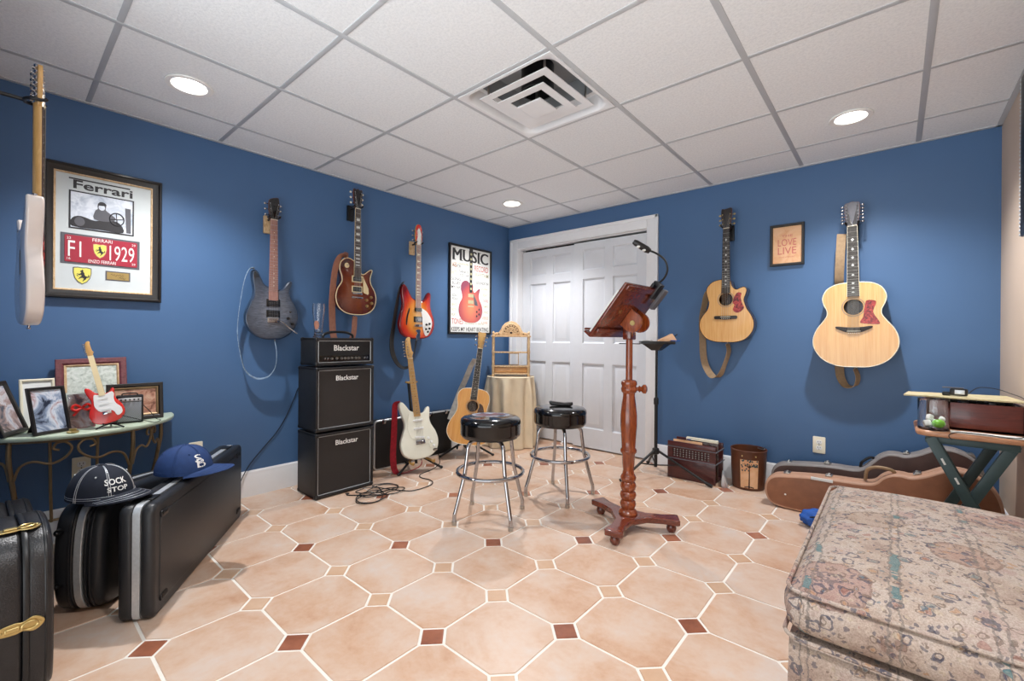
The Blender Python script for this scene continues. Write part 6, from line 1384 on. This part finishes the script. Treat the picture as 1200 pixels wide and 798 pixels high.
for v in (0.13, 0.33):
    m_ = MB(); m_.cyl((0.022, 0.138, v), (0.008, 0.138, v), 0.014, 0.012, 16); m_.ball((0.006, 0.138, v), 0.006); m_.build('rivet', 'black', t)
MB().box((0.16, 0.08, 0.430), (0.05, 0.04, 0.010), 0.003).build('latch', 'gold', t)
# foreground case
t = thing('guitar_case', 'black leatherette guitar case with brass latches in the left foreground', 'guitar case', (-1.890, 0.118, 0), R(182))
# local x runs to the left wall, front (-Y local) faces the room side
o = spline([(.012,.06),(.0,.2),(.004,.34),(.03,.435),(.09,.480),(.20,.490),(.32,.472),(.42,.43),(.50,.40),(.60,.412),(.70,.415),(.80,.40),(.88,.32),(.91,.22),(.88,.10),(.80,.03),(.62,.005),(.4,.002),(.2,.002),(.07,.008)], 5)
MB().prism(o, -0.185, -0.062, 0.014, 3).build('body_shell', 'case_leather', t); MB().prism(o, -0.060, 0.0, 0.014, 3).build('lid', 'case_leather', t)
MB().prism(inset(ccw(o), -0.003), -0.064, -0.050, 0.003, 2).build('seam_bead', 'black', t); MB().prism(inset(ccw(o), -0.002), -0.020, -0.012, 0.002, 1).build('edge_piping', 'black', t)
def brass_latch(p, nrm_a, name='latch'):
    """a clasp: long shield-shaped plate with a hinged loop, lying on the narrow side"""
    m_ = MB(); m_.prism(spline([(-.058,0),(-.045,.012),(-.015,.016),(.0,.013),(.02,.021),(.036,.014),(.044,0),(.036,-.014),(.02,-.021),(0,-.013),(-.015,-.016),(-.045,-.012)], 3), 0, 0.004, 0.0012, 1)
    m_.prism(rrect(.03, .014, .004, -.02, 0), 0.004, 0.009, 0.002, 1); m_.tube([(.014+.016*cos(a), -0.007, .011*sin(a)) for a in [2*pi*k/20 for k in range(20)]], 0.0028, 6, closed=True); m_.ball((-.042, -.005, 0), 0.0035); m_.ball((.034, -.005, 0), 0.003)
    ob = m_.build(name, 'gold', t); return ob
l_ = brass_latch(None, 0); l_.matrix_world = Matrix.Translation((-0.001, 0.064, 0.235)) @ Matrix(((0, 1, 0, 0), (-1, 0, 0, 0), (0, 0, 1, 0), (0, 0, 0, 1)))
l_.parent = None; lw = l_.matrix_world.copy(); l_.parent = t; l_.matrix_parent_inverse = Matrix(); l_.matrix_basis = lw
l2 = brass_latch(None, 0); l2.matrix_basis = Matrix.Translation((0.10, 0.064, 0.4855)) @ Matrix.Rotation(R(-4), 4, 'Y') @ Matrix(((0, 0, 1, 0), (-1, 0, 0, 0), (0, -1, 0, 0), (0, 0, 0, 1)))

# ------------------------------------------------------------------ baseball caps
def cap(label, cloth, loc, rz, stitch, letters, lean_=0.0, brim_droop=0.022):
    t = thing('baseball_cap', label, 'cap', loc, rz)
    rx, ry, hz = 0.112, 0.094, 0.118
    m_ = MB(); rs = []; n = 48
    for k in range(13):
        f = k/12; a = f*pi/2; e = cos(a)**0.75; rs.append([(rx*e*cos(2*pi*i/n)*(1.0 if cos(2*pi*i/n) > 0 else 1.02), ry*e*sin(2*pi*i/n), hz*sin(a)**1.05) for i in range(n)])
    m_.rings(rs, caps=False); inner = [[(x*0.97, y*0.97, z*0.97-0.0) for x, y, z in r] for r in rs]; m_.rings(inner, caps=False); m_.rings([rs[0], inner[0]], caps=False)
    cr_ = m_.build('crown', cloth, t, 60)
    def on(az, el, k=1.008):
        e = cos(el)**0.75; return Vector((rx*e*cos(az)*k, ry*e*sin(az)*k, hz*sin(el)**1.05*k if el > 0 else 0))
    sm_ = MB()
    for j in range(6):
        az = 2*pi*j/6 + 0.52
        for dq in (-0.035, 0.035): sm_.tube([on(az+dq*(1-0.0*q), 0.02+1.45*q/14) for q in range(15)], 0.0011, 5)
    for dz in (0.10, 0.16): sm_.tube([on(2*pi*i/40, dz) for i in range(40)], 0.0009, 5, closed=True)
    sm_.build('stitching', stitch, cr_); MB().ball((0, 0, hz), (0.009, 0.009, 0.005)).build('top_button', cloth, cr_)
    for j in range(4): MB().ball(on(0.8+1.5*j, 0.85), 0.0035, seg=8).build('eyelet', stitch, cr_)
    # brim
    b = MB(); top_, bot = [], []; rows_ = []
    for k in range(9):
        f = k/8; row = []
        for i in range(21):
            q = -1+2*i/20; az = q*1.22
            x0, y0 = rx*0.99*cos(az), ry*0.99*sin(az)
            ext = 0.090*f*(max(0.0, 1-abs(q)**2.6))**0.6
            x, y = x0+ext*1.0, y0*(1+0.04*f); row.append((x, y, 0.012 - brim_droop*(q*q)*0.9 - 0.006*f + 0.008))
        rows_.append(row)
    for dz in (0, -0.004):
        o_ = len(b.v); b.add([(x, y, z+dz) for r in rows_ for x, y, z in r], [(r*21+i, r*21+i+1, r*21+i+22, r*21+i+21) for r in range(8) for i in range(20)])
    edge = [rows_[k][0] for k in range(8)] + rows_[8] + [rows_[k][20] for k in range(7, -1, -1)]
    b.tube([(x, y, z-0.002) for x, y, z in edge], 0.0028, 6); b.build('brim', cloth, t, 60)
    bs_ = MB()
    for k in (3, 5, 7): bs_.tube([(x, y, z+0.0008) for x, y, z in rows_[k][1:20]], 0.0007, 4)
    bs_.build('brim_stitching', stitch, t)
    lt = MB()
    for (s_, az0, el0, w_, h_, bold) in letters:
        vs_, fs = text_mesh(s_, w_, h_, bold=bold)
        for kk in (1.012, ):
            lt.add([on(az0+a/ry*0.95, el0+b_/hz*0.85, kk) for a, b_ in vs_], fs)
    lt.build('emblem', 'white', t); return t
cap('dark navy cap with white contrast stitching resting on the middle case', 'navy', (-2.355, 0.272, 0.443), R(33), 'alu', [('SOCK', -0.28, 0.62, 0.078, 0.030, 0.02), ('STOP', -0.25, 0.36, 0.070, 0.022, 0.02)])
cap('plain blue cap with interlocking white letters resting on the long case', 'blue_cap', (-2.445, 0.562, 0.456), R(52), 'blue_cap', [('S', -0.62, 0.62, 0.034, 0.046, 0.0), ('B', -0.55, 0.42, 0.036, 0.046, 0.0)])
